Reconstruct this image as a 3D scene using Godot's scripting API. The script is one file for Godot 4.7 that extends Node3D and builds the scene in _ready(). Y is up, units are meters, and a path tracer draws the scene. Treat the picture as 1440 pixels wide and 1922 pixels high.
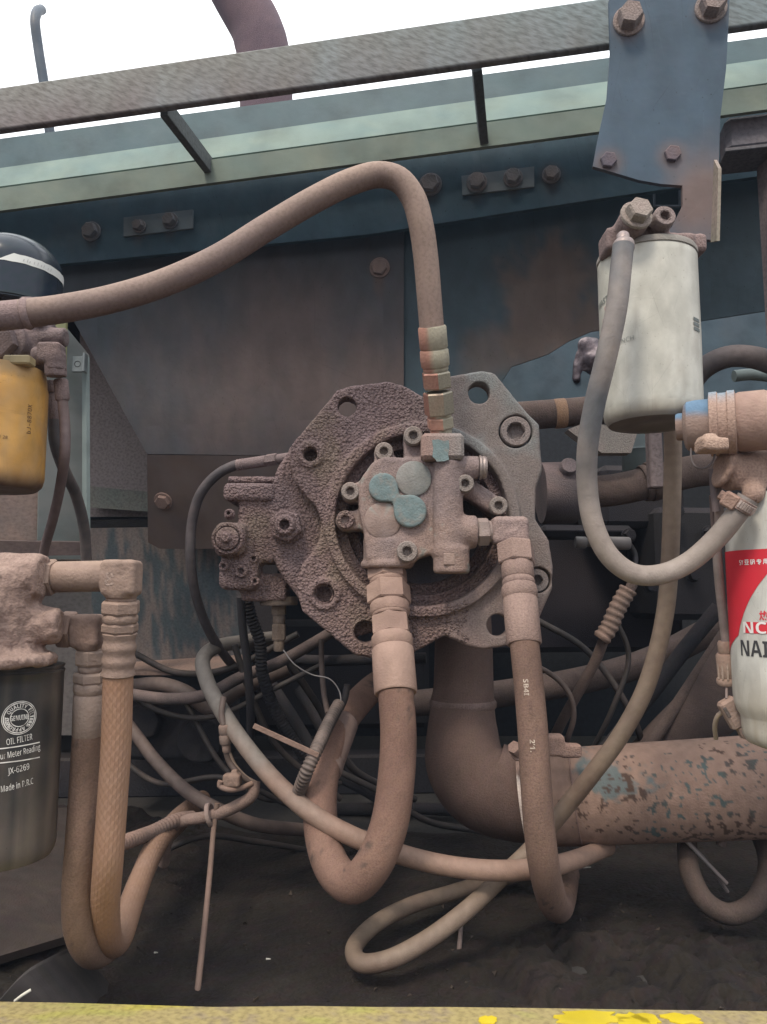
extends Node3D
# An excavator's pump compartment, seen from the open service door.
# P(x, y, d) turns a direction of view and a distance in metres into a place in the world.
const F := 1400.0
var cam_t := Transform3D()
var n1 := FastNoiseLite.new()
var n2 := FastNoiseLite.new()
var n3 := FastNoiseLite.new()
var M := {}
var names := {}
var org := {}
var fonts := {}

class MB:
	var v := PackedVector3Array()
	var n := PackedVector3Array()
	var uv := PackedVector2Array()
	var idx := PackedInt32Array()
	func vert(p: Vector3, nn: Vector3, u := Vector2.ZERO) -> int:
		v.append(p); n.append(nn); uv.append(u)
		return v.size() - 1
	func tri(a: int, b: int, c: int) -> void:
		var g := (v[c] - v[a]).cross(v[b] - v[a])
		if g.dot(n[a] + n[b] + n[c]) < 0.0:
			idx.append(a); idx.append(c); idx.append(b)
		else:
			idx.append(a); idx.append(b); idx.append(c)
	func quad(a: int, b: int, c: int, d: int) -> void:
		tri(a, b, c); tri(a, c, d)
	func flat(pts: Array) -> void:
		var nn: Vector3 = (pts[2] - pts[0]).cross(pts[1] - pts[0]).normalized()
		var s := v.size()
		for p in pts: vert(p, nn, Vector2(p.x, p.y))
		for i in range(1, pts.size() - 1):
			idx.append(s); idx.append(s + i); idx.append(s + i + 1)
	# solid of revolution; profile of Vector2(radius, height along axis); seg 6 gives a hex body
	func lathe(base: Vector3, axis: Vector3, prof: Array, seg := 28, ref := Vector3.BACK, phase := 0.0) -> void:
		axis = axis.normalized()
		var x := (ref - axis * ref.dot(axis)).normalized()
		if x.length() < 0.1: x = axis.cross(Vector3.RIGHT).normalized()
		var y := axis.cross(x)
		var facet := seg <= 8
		var m := prof.size()
		var nr := []
		for i in m - 1:
			var e: Vector2 = prof[i + 1] - prof[i]
			nr.append(Vector2(e.y, -e.x).normalized())
		for i in m - 1:
			var a: Vector2 = prof[i]
			var b: Vector2 = prof[i + 1]
			if a.distance_to(b) < 1e-7: continue
			var na: Vector2 = nr[i]
			var nb: Vector2 = nr[i]
			if i > 0 and nr[i - 1].dot(nr[i]) > 0.75: na = (nr[i - 1] + nr[i]).normalized()
			if i < m - 2 and nr[i + 1].dot(nr[i]) > 0.75: nb = (nr[i + 1] + nr[i]).normalized()
			if facet:
				for k in seg:
					var t0 := TAU * k / seg + phase
					var t1 := TAU * (k + 1) / seg + phase
					var tm := (t0 + t1) / 2
					var d0 := x * cos(t0) + y * sin(t0)
					var d1 := x * cos(t1) + y * sin(t1)
					var dm := x * cos(tm) + y * sin(tm)
					var nn = (dm * nr[i].x + axis * nr[i].y).normalized()
					var q := [vert(base + d0 * a.x + axis * a.y, nn), vert(base + d1 * a.x + axis * a.y, nn), vert(base + d1 * b.x + axis * b.y, nn), vert(base + d0 * b.x + axis * b.y, nn)]
					quad(q[0], q[1], q[2], q[3])
			else:
				var s := v.size()
				for k in seg + 1:
					var t := TAU * k / seg + phase
					var d := x * cos(t) + y * sin(t)
					vert(base + d * a.x + axis * a.y, (d * na.x + axis * na.y).normalized(), Vector2(float(k) / seg, a.y))
					vert(base + d * b.x + axis * b.y, (d * nb.x + axis * nb.y).normalized(), Vector2(float(k) / seg, b.y))
				for k in seg:
					quad(s + 2 * k, s + 2 * k + 2, s + 2 * k + 3, s + 2 * k + 1)
	func tube(pts: PackedVector3Array, rad: PackedFloat32Array, sides := 18, caps := true) -> void:
		var m := pts.size()
		var t := (pts[1] - pts[0]).normalized()
		var x := t.cross(Vector3(0.31, 0.77, 0.55)).normalized()
		var run := 0.0
		var s := v.size()
		for i in m:
			var tn := (pts[mini(i + 1, m - 1)] - pts[maxi(i - 1, 0)]).normalized()
			x = (x - tn * x.dot(tn)).normalized()
			var y := tn.cross(x)
			if i > 0: run += pts[i].distance_to(pts[i - 1])
			var lean: float = (rad[mini(i + 1, m - 1)] - rad[maxi(i - 1, 0)]) / maxf(1e-5, pts[mini(i + 1, m - 1)].distance_to(pts[maxi(i - 1, 0)]))
			for k in sides + 1:
				var a := TAU * k / sides
				var d := x * cos(a) + y * sin(a)
				vert(pts[i] + d * rad[i], (d - tn * lean).normalized(), Vector2(float(k) / sides, run))
		for i in m - 1:
			for k in sides:
				var q := s + i * (sides + 1) + k
				quad(q, q + 1, q + sides + 2, q + sides + 1)
		if caps:
			for e in [0, m - 1]:
				var tn: Vector3 = (pts[0] - pts[1]).normalized() if e == 0 else (pts[m - 1] - pts[m - 2]).normalized()
				var c := vert(pts[e], tn)
				var b := v.size()
				for k in sides + 1: vert(v[s + e * (sides + 1) + k], tn)
				for k in sides: tri(c, b + k, b + k + 1)
	func box(t: Transform3D, size: Vector3, bev := 0.002) -> void:
		bev = minf(bev, minf(size.x, minf(size.y, size.z)) * 0.45)
		var h := size / 2
		var P8 := func(sx, sy, sz, ax):  # corner on the face of axis ax
			var p := Vector3(sx * (h.x - (0.0 if ax == 0 else bev)), sy * (h.y - (0.0 if ax == 1 else bev)), sz * (h.z - (0.0 if ax == 2 else bev)))
			return t * p
		var put := func(pts: Array, nl: Vector3):
			var nn := (t.basis * nl).normalized()
			var s := v.size()
			for p in pts: vert(p, nn, Vector2(p.x, p.y))
			for i in range(1, pts.size() - 1): tri(s, s + i, s + i + 1)
		for a in 3:
			for sg in [-1, 1]:
				var pts := []
				for q in [[-1, -1], [1, -1], [1, 1], [-1, 1]]:
					var c := [0, 0, 0]
					c[a] = sg; c[(a + 1) % 3] = q[0]; c[(a + 2) % 3] = q[1]
					pts.append(P8.call(c[0], c[1], c[2], a))
				var nl := Vector3.ZERO
				nl[a] = sg
				put.call(pts, nl)
		for a in 3:  # edges along axis a
			for s1 in [-1, 1]:
				for s2 in [-1, 1]:
					var b1 := (a + 1) % 3
					var b2 := (a + 2) % 3
					var pts := []
					for w in [[-1, b1], [1, b1], [1, b2], [-1, b2]]:
						var c := [0, 0, 0]
						c[a] = w[0]; c[b1] = s1; c[b2] = s2
						pts.append(P8.call(c[0], c[1], c[2], w[1]))
					var nl := Vector3.ZERO
					nl[b1] = s1; nl[b2] = s2
					put.call(pts, nl)
		for sx in [-1, 1]:
			for sy in [-1, 1]:
				for sz in [-1, 1]:
					put.call([P8.call(sx, sy, sz, 0), P8.call(sx, sy, sz, 1), P8.call(sx, sy, sz, 2)], Vector3(sx, sy, sz))
	# plane outline cut into cells of at most `cell`, each laid out by map(Vector2) -> [place, normal]
	func cells(poly: PackedVector2Array, cell: float, map: Callable) -> void:
		var lo := poly[0]
		var hi := poly[0]
		for p in poly:
			lo = lo.min(p); hi = hi.max(p)
		var nx := maxi(1, ceili((hi.x - lo.x) / cell))
		var ny := maxi(1, ceili((hi.y - lo.y) / cell))
		var st := Vector2((hi.x - lo.x) / nx, (hi.y - lo.y) / ny)
		var at := {}
		for i in nx:
			for j in ny:
				var o := lo + Vector2(i, j) * st
				var sq := PackedVector2Array([o, o + Vector2(st.x, 0), o + st, o + Vector2(0, st.y)])
				for pc in Geometry2D.intersect_polygons(poly, sq):
					var tr := Geometry2D.triangulate_polygon(pc)
					var ids := []
					for p in pc:
						var key := Vector2i(roundi(p.x * 20000), roundi(p.y * 20000))
						if not at.has(key):
							var w: Array = map.call(p)
							at[key] = vert(w[0], w[1], p)
						ids.append(at[key])
					for q in range(0, tr.size(), 3):
						tri(ids[tr[q]], ids[tr[q + 1]], ids[tr[q + 2]])
	# flat plate: outline in the plane of t (its z is the front), thickness th behind it
	func plate(t: Transform3D, poly: PackedVector2Array, th: float, cell := 0.03, holes := []) -> void:
		var z := t.basis.z.normalized()
		var outs := [poly]
		cells(poly, cell, func(p: Vector2): return [t * Vector3(p.x, p.y, 0), z])
		cells(poly, 10.0, func(p: Vector2): return [t * Vector3(p.x, p.y, -th), -z])
		var cw := Geometry2D.is_polygon_clockwise(poly)
		for i in poly.size():
			var a := poly[i]
			var b := poly[(i + 1) % poly.size()]
			var e := (b - a).normalized()
			var o := Vector2(-e.y, e.x) if cw else Vector2(e.y, -e.x)
			var nn := (t.basis * Vector3(o.x, o.y, 0)).normalized()
			var q := [vert(t * Vector3(a.x, a.y, 0), nn), vert(t * Vector3(b.x, b.y, 0), nn), vert(t * Vector3(b.x, b.y, -th), nn), vert(t * Vector3(a.x, a.y, -th), nn)]
			quad(q[0], q[1], q[2], q[3])
	# surface nets of a distance field given in the axes of t
	func field(f: Callable, lo: Vector3, hi: Vector3, h: float, t: Transform3D) -> void:
		const B := 5
		var nb := Vector3i(((hi - lo) / (h * B)).ceil())
		var d := nb * B + Vector3i.ONE
		var g := PackedFloat32Array()
		g.resize(d.x * d.y * d.z); g.fill(1e9)
		var vi := PackedInt32Array()
		vi.resize(d.x * d.y * d.z); vi.fill(-1)
		var sx := 1
		var sy := d.x
		var sz := d.x * d.y
		var off := PackedInt32Array([0, sx, sy, sx + sy, sz, sx + sz, sy + sz, sx + sy + sz])
		var reach := B * h * 0.87 + h
		var live := []
		for bz in nb.z:
			for by in nb.y:
				for bx in nb.x:
					var c := lo + (Vector3(bx, by, bz) * B + Vector3.ONE * B * 0.5) * h
					if absf(f.call(c)) > reach: continue
					for k in range(bz * B, bz * B + B + 1):
						for j in range(by * B, by * B + B + 1):
							var row := k * sz + j * sy
							for i in range(bx * B, bx * B + B + 1):
								if g[row + i] > 1e8: g[row + i] = f.call(lo + Vector3(i, j, k) * h)
					for k in range(bz * B, bz * B + B):
						for j in range(by * B, by * B + B):
							for i in range(bx * B, bx * B + B):
								var at := k * sz + j * sy + i
								var e := PackedFloat32Array()
								var neg := 0
								for q in 8:
									var w := g[at + off[q]]
									e.append(w)
									if w < 0: neg += 1
								if neg == 0 or neg == 8: continue
								var sum := Vector3.ZERO
								var cnt := 0
								for pr in [[0, 1], [2, 3], [4, 5], [6, 7], [0, 2], [1, 3], [4, 6], [5, 7], [0, 4], [1, 5], [2, 6], [3, 7]]:
									var a: float = e[pr[0]]
									var b: float = e[pr[1]]
									if (a < 0) == (b < 0): continue
									var u := a / (a - b)
									var pa := Vector3(pr[0] & 1, (pr[0] >> 1) & 1, pr[0] >> 2)
									var pb := Vector3(pr[1] & 1, (pr[1] >> 1) & 1, pr[1] >> 2)
									sum += pa.lerp(pb, u)
									cnt += 1
								var gr := Vector3(e[1] + e[3] + e[5] + e[7] - e[0] - e[2] - e[4] - e[6], e[2] + e[3] + e[6] + e[7] - e[0] - e[1] - e[4] - e[5], e[4] + e[5] + e[6] + e[7] - e[0] - e[1] - e[2] - e[3])
								vi[at] = vert(t * (lo + (Vector3(i, j, k) + sum / cnt) * h), (t.basis * gr).normalized())
								live.append(at)
		for at in live:
			var a := g[at]
			for w in [[sx, sy, sz], [sy, sz, sx], [sz, sx, sy]]:
				var b := g[at + w[0]]
				if b > 1e8 or (a < 0) == (b < 0): continue
				if at - w[1] - w[2] < 0: continue
				var q := [vi[at], vi[at - w[1]], vi[at - w[1] - w[2]], vi[at - w[2]]]
				if q.min() < 0: continue
				quad(q[0], q[1], q[2], q[3])

func P(x: float, y: float, d: float) -> Vector3:
	return cam_t * Vector3((x - 720.0) * d / F, (961.0 - y) * d / F, -d)
func sz(px: float, d: float) -> float:
	return px * d / F
func C(r: float, g: float, b: float) -> Color:
	return Color(r / 255.0, g / 255.0, b / 255.0).srgb_to_linear()
func toward(p: Vector3) -> Vector3:
	var v := cam_t.origin - p
	return v.normalized()
# upright plane through a point, facing the viewer's side, turned by yaw
func facing(x: float, y: float, d: float, yaw := 0.0, tilt := 0.0) -> Transform3D:
	return Transform3D(Basis(Vector3.UP, yaw) * Basis(Vector3.RIGHT, tilt), P(x, y, d))
# plane through three points of view; x from a to b, z towards the viewer
func plane3(a: Vector3, b: Vector3, c: Vector3) -> Transform3D:
	var x := (b - a).normalized()
	var z := x.cross(c - a).normalized()
	if z.dot(cam_t.origin - a) < 0: z = -z
	return Transform3D(Basis(x, z.cross(x), z), a)
# where the line of sight meets the plane z = lift of t, in t's own x, y
func on(t: Transform3D, x: float, y: float, lift := 0.0) -> Vector2:
	var o := t.affine_inverse() * cam_t.origin
	var q := t.affine_inverse() * P(x, y, 1.0)
	var r := q - o
	var s := (lift - o.z) / r.z
	var w := o + r * s
	return Vector2(w.x, w.y)
func ons(t: Transform3D, pts: Array, lift := 0.0) -> PackedVector2Array:
	var out := PackedVector2Array()
	for i in range(0, pts.size(), 2): out.append(on(t, pts[i], pts[i + 1], lift))
	return out
func at3(t: Transform3D, x: float, y: float, lift := 0.0) -> Vector3:
	var q := on(t, x, y, lift)
	return t * Vector3(q.x, q.y, lift)

func numbered(called: String, where: Node) -> String:
	var key := "%d/%s" % [where.get_instance_id(), called]
	var k: int = names.get(key, 0)
	names[key] = k + 1
	return called if k == 0 else "%s_%03d" % [called, k]
func thing(called: String, label: String, category: String, base: Vector3, group := "", kind := "") -> Node3D:
	var o := Node3D.new()
	o.name = numbered(called, self)
	add_child(o, true)
	o.position = base
	org[o] = base
	o.set_meta("label", label); o.set_meta("category", category)
	if group: o.set_meta("group", group)
	if kind: o.set_meta("kind", kind)
	return o
# how a surface takes its colour: own colour, dust colour, how much dust lies on it
func paint(base: Color, dust := Color(0, 0, 0, 0), amt := 0.0, rise := 0.25) -> Callable:
	return func(p: Vector3, n: Vector3) -> Color:
		var a := n1.get_noise_3dv(p)
		var b := n2.get_noise_3dv(p)
		var c := base
		if dust.a > 0: c = base.lerp(dust, clampf(amt + a * 0.45 + b * 0.18 + n.y * rise, 0, 1))
		var k := 1.0 + 0.09 * b + 0.09 * a
		return Color(c.r * k, c.g * k, c.b * k)
func put(mb: MB, called: String, mat: Material, parent: Node3D, col: Callable, label := "", kind := "", mat2: Material = null, which: Variant = null) -> MeshInstance3D:
	var o := MeshInstance3D.new()
	o.name = numbered(called, parent)
	parent.add_child(o, true)
	var b: Vector3 = org.get(parent, Vector3.ZERO)
	org[o] = b
	var cc := PackedColorArray()
	var vv := PackedVector3Array()
	cc.resize(mb.v.size()); vv.resize(mb.v.size())
	for i in mb.v.size():
		cc[i] = col.call(mb.v[i], mb.n[i])
		vv[i] = mb.v[i] - b
	var ar := []
	ar.resize(Mesh.ARRAY_MAX)
	ar[Mesh.ARRAY_VERTEX] = vv; ar[Mesh.ARRAY_NORMAL] = mb.n; ar[Mesh.ARRAY_TEX_UV] = mb.uv
	ar[Mesh.ARRAY_COLOR] = cc; ar[Mesh.ARRAY_INDEX] = mb.idx
	var am := ArrayMesh.new()
	if mat2:   # a second material where `which` holds
		var i1 := PackedInt32Array()
		var i2 := PackedInt32Array()
		for i in range(0, mb.idx.size(), 3):
			var into: bool = which.call((mb.v[mb.idx[i]] + mb.v[mb.idx[i + 1]] + mb.v[mb.idx[i + 2]]) / 3.0)
			for k in 3:
				if into: i2.append(mb.idx[i + k])
				else: i1.append(mb.idx[i + k])
		ar[Mesh.ARRAY_INDEX] = i1
		am.add_surface_from_arrays(Mesh.PRIMITIVE_TRIANGLES, ar)
		ar[Mesh.ARRAY_INDEX] = i2
		am.add_surface_from_arrays(Mesh.PRIMITIVE_TRIANGLES, ar)
		am.surface_set_material(1, mat2)
	else:
		am.add_surface_from_arrays(Mesh.PRIMITIVE_TRIANGLES, ar)
	am.surface_set_material(0, mat)
	o.mesh = am
	if label: o.set_meta("label", label)
	if kind: o.set_meta("kind", kind)
	return o

func spline(pts: Array, step := 0.008) -> PackedVector3Array:
	var c: Array = pts
	var out := PackedVector3Array()
	for i in c.size() - 1:
		var p1: Vector3 = c[i]
		var p2: Vector3 = c[i + 1]
		var p0: Vector3 = c[i - 1] if i > 0 else p1 * 2 - p2
		var p3: Vector3 = c[i + 2] if i + 2 < c.size() else p2 * 2 - p1
		# centripetal knots
		var d1 := maxf(sqrt(p0.distance_to(p1)), 1e-4)
		var d2 := maxf(sqrt(p1.distance_to(p2)), 1e-4)
		var d3 := maxf(sqrt(p2.distance_to(p3)), 1e-4)
		var m1 := (p1 - p0) / d1 - (p2 - p0) / (d1 + d2) + (p2 - p1) / d2
		var m2 := (p2 - p1) / d2 - (p3 - p1) / (d2 + d3) + (p3 - p2) / d3
		m1 *= d2; m2 *= d2
		var k := maxi(2, ceili(p1.distance_to(p2) / step))
		for j in k:
			var u := float(j) / k
			var u2 := u * u
			var u3 := u2 * u
			out.append(p1 * (2 * u3 - 3 * u2 + 1) + m1 * (u3 - 2 * u2 + u) + p2 * (-2 * u3 + 3 * u2) + m2 * (u3 - u2))
	out.append(c[-1])
	return out
# points of view x, y, d in a row
func sight(a: Array) -> Array:
	var out := []
	for i in range(0, a.size(), 3): out.append(P(a[i], a[i + 1], a[i + 2]))
	return out
func pipe(a: Array, r: float, step := 0.008, sides := 18, wob := 0.0) -> MB:
	var mb := MB.new()
	var pts := spline(sight(a), step)
	var rad := PackedFloat32Array()
	for i in pts.size(): rad.append(r * (1.0 + wob * n3.get_noise_3dv(pts[i] * 1.5)))
	mb.tube(pts, rad, sides)
	return mb
# a row of turned pieces along the line A to B: [name, start, end, radius, hex?] in shares of the line
func stack(o: Node3D, A: Vector3, B: Vector3, rows: Array, mat: Material, col: Callable) -> void:
	var ax := (B - A).normalized()
	var L := A.distance_to(B)
	for e in rows:
		var mb := MB.new()
		var h: float = (e[2] - e[1]) * L
		var r: float = e[3]
		var c := minf(0.0022, h * 0.3)
		var base: Vector3 = A + ax * L * e[1]
		match e[4]:
			1: mb.lathe(base, ax, [Vector2(0, 0), Vector2(r * 0.93, 0), Vector2(r, c), Vector2(r, h - c), Vector2(r * 0.93, h), Vector2(0, h)], 6, toward(base), e[5] if e.size() > 5 else 0.2)
			2:  # crimped sleeve with ridges
				var pr := [Vector2(0, 0), Vector2(r * 0.95, 0)]
				var k := maxi(2, roundi(h / 0.016))
				for i in k * 6 + 1:
					var u := float(i) / (k * 6)
					pr.append(Vector2(r * (0.96 + 0.05 * cos(u * k * TAU)), 0.001 + u * (h - 0.002)))
				pr.append_array([Vector2(r * 0.95, h), Vector2(0, h)])
				mb.lathe(base, ax, pr, 28, toward(base))
			_: mb.lathe(base, ax, [Vector2(0, 0), Vector2(r - c * 0.7, 0), Vector2(r, c), Vector2(r * (1.0 if e[4] == 0 else 1.03), h * 0.5), Vector2(r, h - c), Vector2(r - c * 0.7, h), Vector2(0, h)], 28, toward(base))
		put(mb, e[0], mat, o, col)
func bolt(o: Node3D, p: Vector3, ax: Vector3, r: float, h: float, mat: Material, col: Callable, washer := true, called := "bolt") -> void:
	var mb := MB.new()
	if washer: mb.lathe(p, ax, [Vector2(r * 1.26, -0.001), Vector2(r * 1.26, r * 0.16), Vector2(r * 1.2, r * 0.22), Vector2(0, r * 0.22)], 24)
	mb.lathe(p, ax, [Vector2(r, 0), Vector2(r, h * 0.82), Vector2(r * 0.9, h), Vector2(0, h)], 6, Vector3.UP, 0.3)
	put(mb, called, mat, o, col)
func socket_screw(o: Node3D, p: Vector3, ax: Vector3, r: float, h: float, mat: Material, col: Callable, called := "socket_screw") -> void:
	var mb := MB.new()
	mb.lathe(p, ax, [Vector2(r, -0.004), Vector2(r, h * 0.86), Vector2(r * 0.9, h), Vector2(r * 0.54, h)], 26)
	mb.lathe(p, ax, [Vector2(r * 0.56, h), Vector2(r * 0.5, h * 0.97), Vector2(r * 0.5, h * 0.3), Vector2(0, h * 0.3)], 6, Vector3.UP, 0.2)
	for i in range(0): pass
	put(mb, called, mat, o, col)
func smin(a: float, b: float, k: float) -> float:
	var h := maxf(k - absf(a - b), 0.0) / k
	return minf(a, b) - h * h * k * 0.25
func smax(a: float, b: float, k: float) -> float:
	return -smin(-a, -b, k)
func rbox(p: Vector3, c: Vector3, h: Vector3, r: float) -> float:
	var q := (p - c).abs() - h + Vector3(r, r, r)
	return q.max(Vector3.ZERO).length() + minf(maxf(q.x, maxf(q.y, q.z)), 0.0) - r
func rod(p: Vector3, a: Vector3, b: Vector3, r: float, e := 0.003) -> float:
	var ba := b - a
	var L := ba.length()
	var ax := ba / L
	var pa := p - a
	var t := pa.dot(ax)
	var q := Vector2((pa - ax * t).length() - r, absf(t - L * 0.5) - L * 0.5) + Vector2(e, e)
	return q.max(Vector2.ZERO).length() + minf(maxf(q.x, q.y), 0.0) - e
func cap(p: Vector3, a: Vector3, b: Vector3, r: float) -> float:
	var ba := b - a
	var h := clampf((p - a).dot(ba) / ba.length_squared(), 0, 1)
	return (p - a - ba * h).length() - r
func poly_dist(p: Vector2, poly: PackedVector2Array) -> float:
	var best := 1e9
	for i in poly.size():
		var a := poly[i]
		var e := poly[(i + 1) % poly.size()] - a
		var h := clampf((p - a).dot(e) / e.length_squared(), 0, 1)
		best = minf(best, (p - a - e * h).length_squared())
	best = sqrt(best)
	return -best if Geometry2D.is_point_in_polygon(p, poly) else best

# lettering and marks laid on a drum: axis upright through base, h up from base, a round from the viewer's side
func drum(base: Vector3, r: float, lift := 0.0005) -> Callable:
	var z := cam_t.origin - base
	z.y = 0
	z = z.normalized()
	var x := Vector3.UP.cross(z)
	return func(q: Vector2):
		var d := x * sin(q.x / r) + z * cos(q.x / r)
		return [base + d * (r + lift) + Vector3.UP * q.y, d]
# where the line of sight meets that drum, as (distance round, height)
func on_drum(base: Vector3, r: float, x: float, y: float) -> Vector2:
	var z := cam_t.origin - base
	z.y = 0
	var dist := z.length()
	z = z.normalized()
	var xx := Vector3.UP.cross(z)
	var ray := P(x, y, 1.0) - cam_t.origin
	var rx := ray.dot(xx)
	var rz := ray.dot(z)
	var a := rx * rx + rz * rz
	var b := dist * rz
	var c := dist * dist - r * r
	var disc := maxf(b * b - a * c, 0.0)
	var s := (-b - sqrt(disc)) / a
	var q := Vector2(rx * s, dist + rz * s)
	return Vector2(atan2(q.x, q.y) * r, cam_t.origin.y + ray.y * s - base.y)
func letters(mb: MB, txt: String, size: float, at: Vector2, map: Callable, turn := 0.0, wide := 1.0, font := "Droid Sans", bold := false, arc := 0.0) -> void:
	var key := font + str(bold)
	if not fonts.has(key):
		var f := SystemFont.new()
		f.font_names = PackedStringArray([font])
		if bold: f.font_weight = 700
		fonts[key] = f
	var x0 := 0.0
	var groups := [txt] if arc == 0.0 else Array(txt.split(""))
	var widths := []
	var total := 0.0
	for g in groups:
		var w: float = fonts[key].get_string_size(g, HORIZONTAL_ALIGNMENT_LEFT, -1, 64).x
		widths.append(w); total += w
	for gi in groups.size():
		var tm := TextMesh.new()
		tm.text = groups[gi]; tm.font = fonts[key]; tm.font_size = 64; tm.pixel_size = 1.0; tm.depth = 0.0; tm.curve_step = 4.0
		if tm.get_surface_count() == 0 or groups[gi] == " ":
			x0 += widths[gi]
			continue
		var ar := tm.surface_get_arrays(0)
		var vs: PackedVector3Array = ar[Mesh.ARRAY_VERTEX]
		var ix: PackedInt32Array = ar[Mesh.ARRAY_INDEX] if ar[Mesh.ARRAY_INDEX] != null else PackedInt32Array(range(vs.size()))
		var s := mb.v.size()
		var k := size / 46.0
		var mid: float = x0 + widths[gi] / 2 - total / 2
		for p in vs:
			var q := Vector2(p.x * wide, p.y) * k
			if arc != 0.0: q = (q + Vector2(0, arc)).rotated(-mid * k / arc)
			q = q.rotated(turn) + at
			var w: Array = map.call(q)
			mb.vert(w[0], w[1])
		for i in range(0, ix.size(), 3): mb.tri(s + ix[i], s + ix[i + 1], s + ix[i + 2])
		x0 += widths[gi]
func ring(mb: MB, at: Vector2, r0: float, r1: float, map: Callable, seg := 40) -> void:
	var s := mb.v.size()
	for i in seg + 1:
		var d := Vector2.from_angle(TAU * i / seg)
		for r in [r0, r1]:
			var w: Array = map.call(at + d * r)
			mb.vert(w[0], w[1])
	for i in seg: mb.quad(s + 2 * i, s + 2 * i + 1, s + 2 * i + 3, s + 2 * i + 2)
func stroke(mb: MB, a: Vector2, b: Vector2, w: float, map: Callable) -> void:
	var e := (b - a).normalized()
	var o := Vector2(-e.y, e.x) * w / 2
	var k := maxi(1, ceili(a.distance_to(b) / 0.006))
	var s := mb.v.size()
	for i in k + 1:
		var c := a.lerp(b, float(i) / k)
		for q in [c - o, c + o]:
			var u: Array = map.call(q)
			mb.vert(u[0], u[1])
	for i in k: mb.quad(s + 2 * i, s + 2 * i + 1, s + 2 * i + 3, s + 2 * i + 2)

func noise_tex(sd: int, type: int, freq: float, oct: int, stops: Array, size := 512, cell := 0, h := 0) -> NoiseTexture2D:
	var n := FastNoiseLite.new()
	n.seed = sd; n.noise_type = type; n.frequency = freq; n.fractal_octaves = oct
	if oct == 1: n.fractal_type = FastNoiseLite.FRACTAL_NONE
	n.cellular_return_type = cell
	var t := NoiseTexture2D.new()
	t.width = size; t.height = h if h else size; t.seamless = true; t.noise = n; t.normalize = true
	var g := Gradient.new()
	var off := PackedFloat32Array()
	var col := PackedColorArray()
	for s in stops:
		off.append(s[0]); col.append(s[1] if s[1] is Color else Color(s[1], s[1], s[1]))
	g.offsets = off; g.colors = col
	t.color_ramp = g
	return t
func mat(called: String, rough: float, tex: Texture2D, tile: float, bump: Texture2D = null, height := 0.0, metal := 0.0, uvs := false, sc := Vector3.ONE) -> StandardMaterial3D:
	var m := StandardMaterial3D.new()
	m.resource_name = called
	m.vertex_color_use_as_albedo = true
	m.roughness = rough; m.metallic = metal; m.metallic_specular = 0.4
	if tex: m.albedo_texture = tex
	if bump:
		m.heightmap_enabled = true; m.heightmap_texture = bump; m.heightmap_scale = height
	if uvs:
		m.uv1_scale = sc
	else:
		m.uv1_triplanar = true; m.uv1_world_triplanar = true; m.uv1_scale = Vector3.ONE / tile
	M[called] = m
	return m

# print worn away in patches, towards what lies under it
func worn_print(ink: Color, under: Color, amt := 0.35) -> Callable:
	return func(p: Vector3, n: Vector3) -> Color:
		var f := n2.get_noise_3dv(p * 1.7) + 0.7 * n3.get_noise_3dv(p * 5.0)
		return ink.lerp(under, clampf(amt + f * 0.9, 0, 0.95))

# rubber under uneven dust: dust of two tones, bare dark patches, fine specks
func rubber(a: Color, b: Color, bare := 0.0) -> Callable:
	return func(p: Vector3, n: Vector3) -> Color:
		var e := n1.get_noise_3dv(p)
		var f := n2.get_noise_3dv(p)
		var g := n3.get_noise_3dv(p * 4.0)
		var c := a.lerp(b, clampf(0.45 + e * 0.9 + n.y * 0.3, 0, 1))
		c = c.lerp(Color(0.055, 0.048, 0.045), smoothstep(0.18, 0.5, e * 0.7 + f * 0.7 + g * 0.25 - 0.1 + bare) * 0.75)
		return c * (1.0 + 0.14 * g + 0.08 * f)

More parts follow.
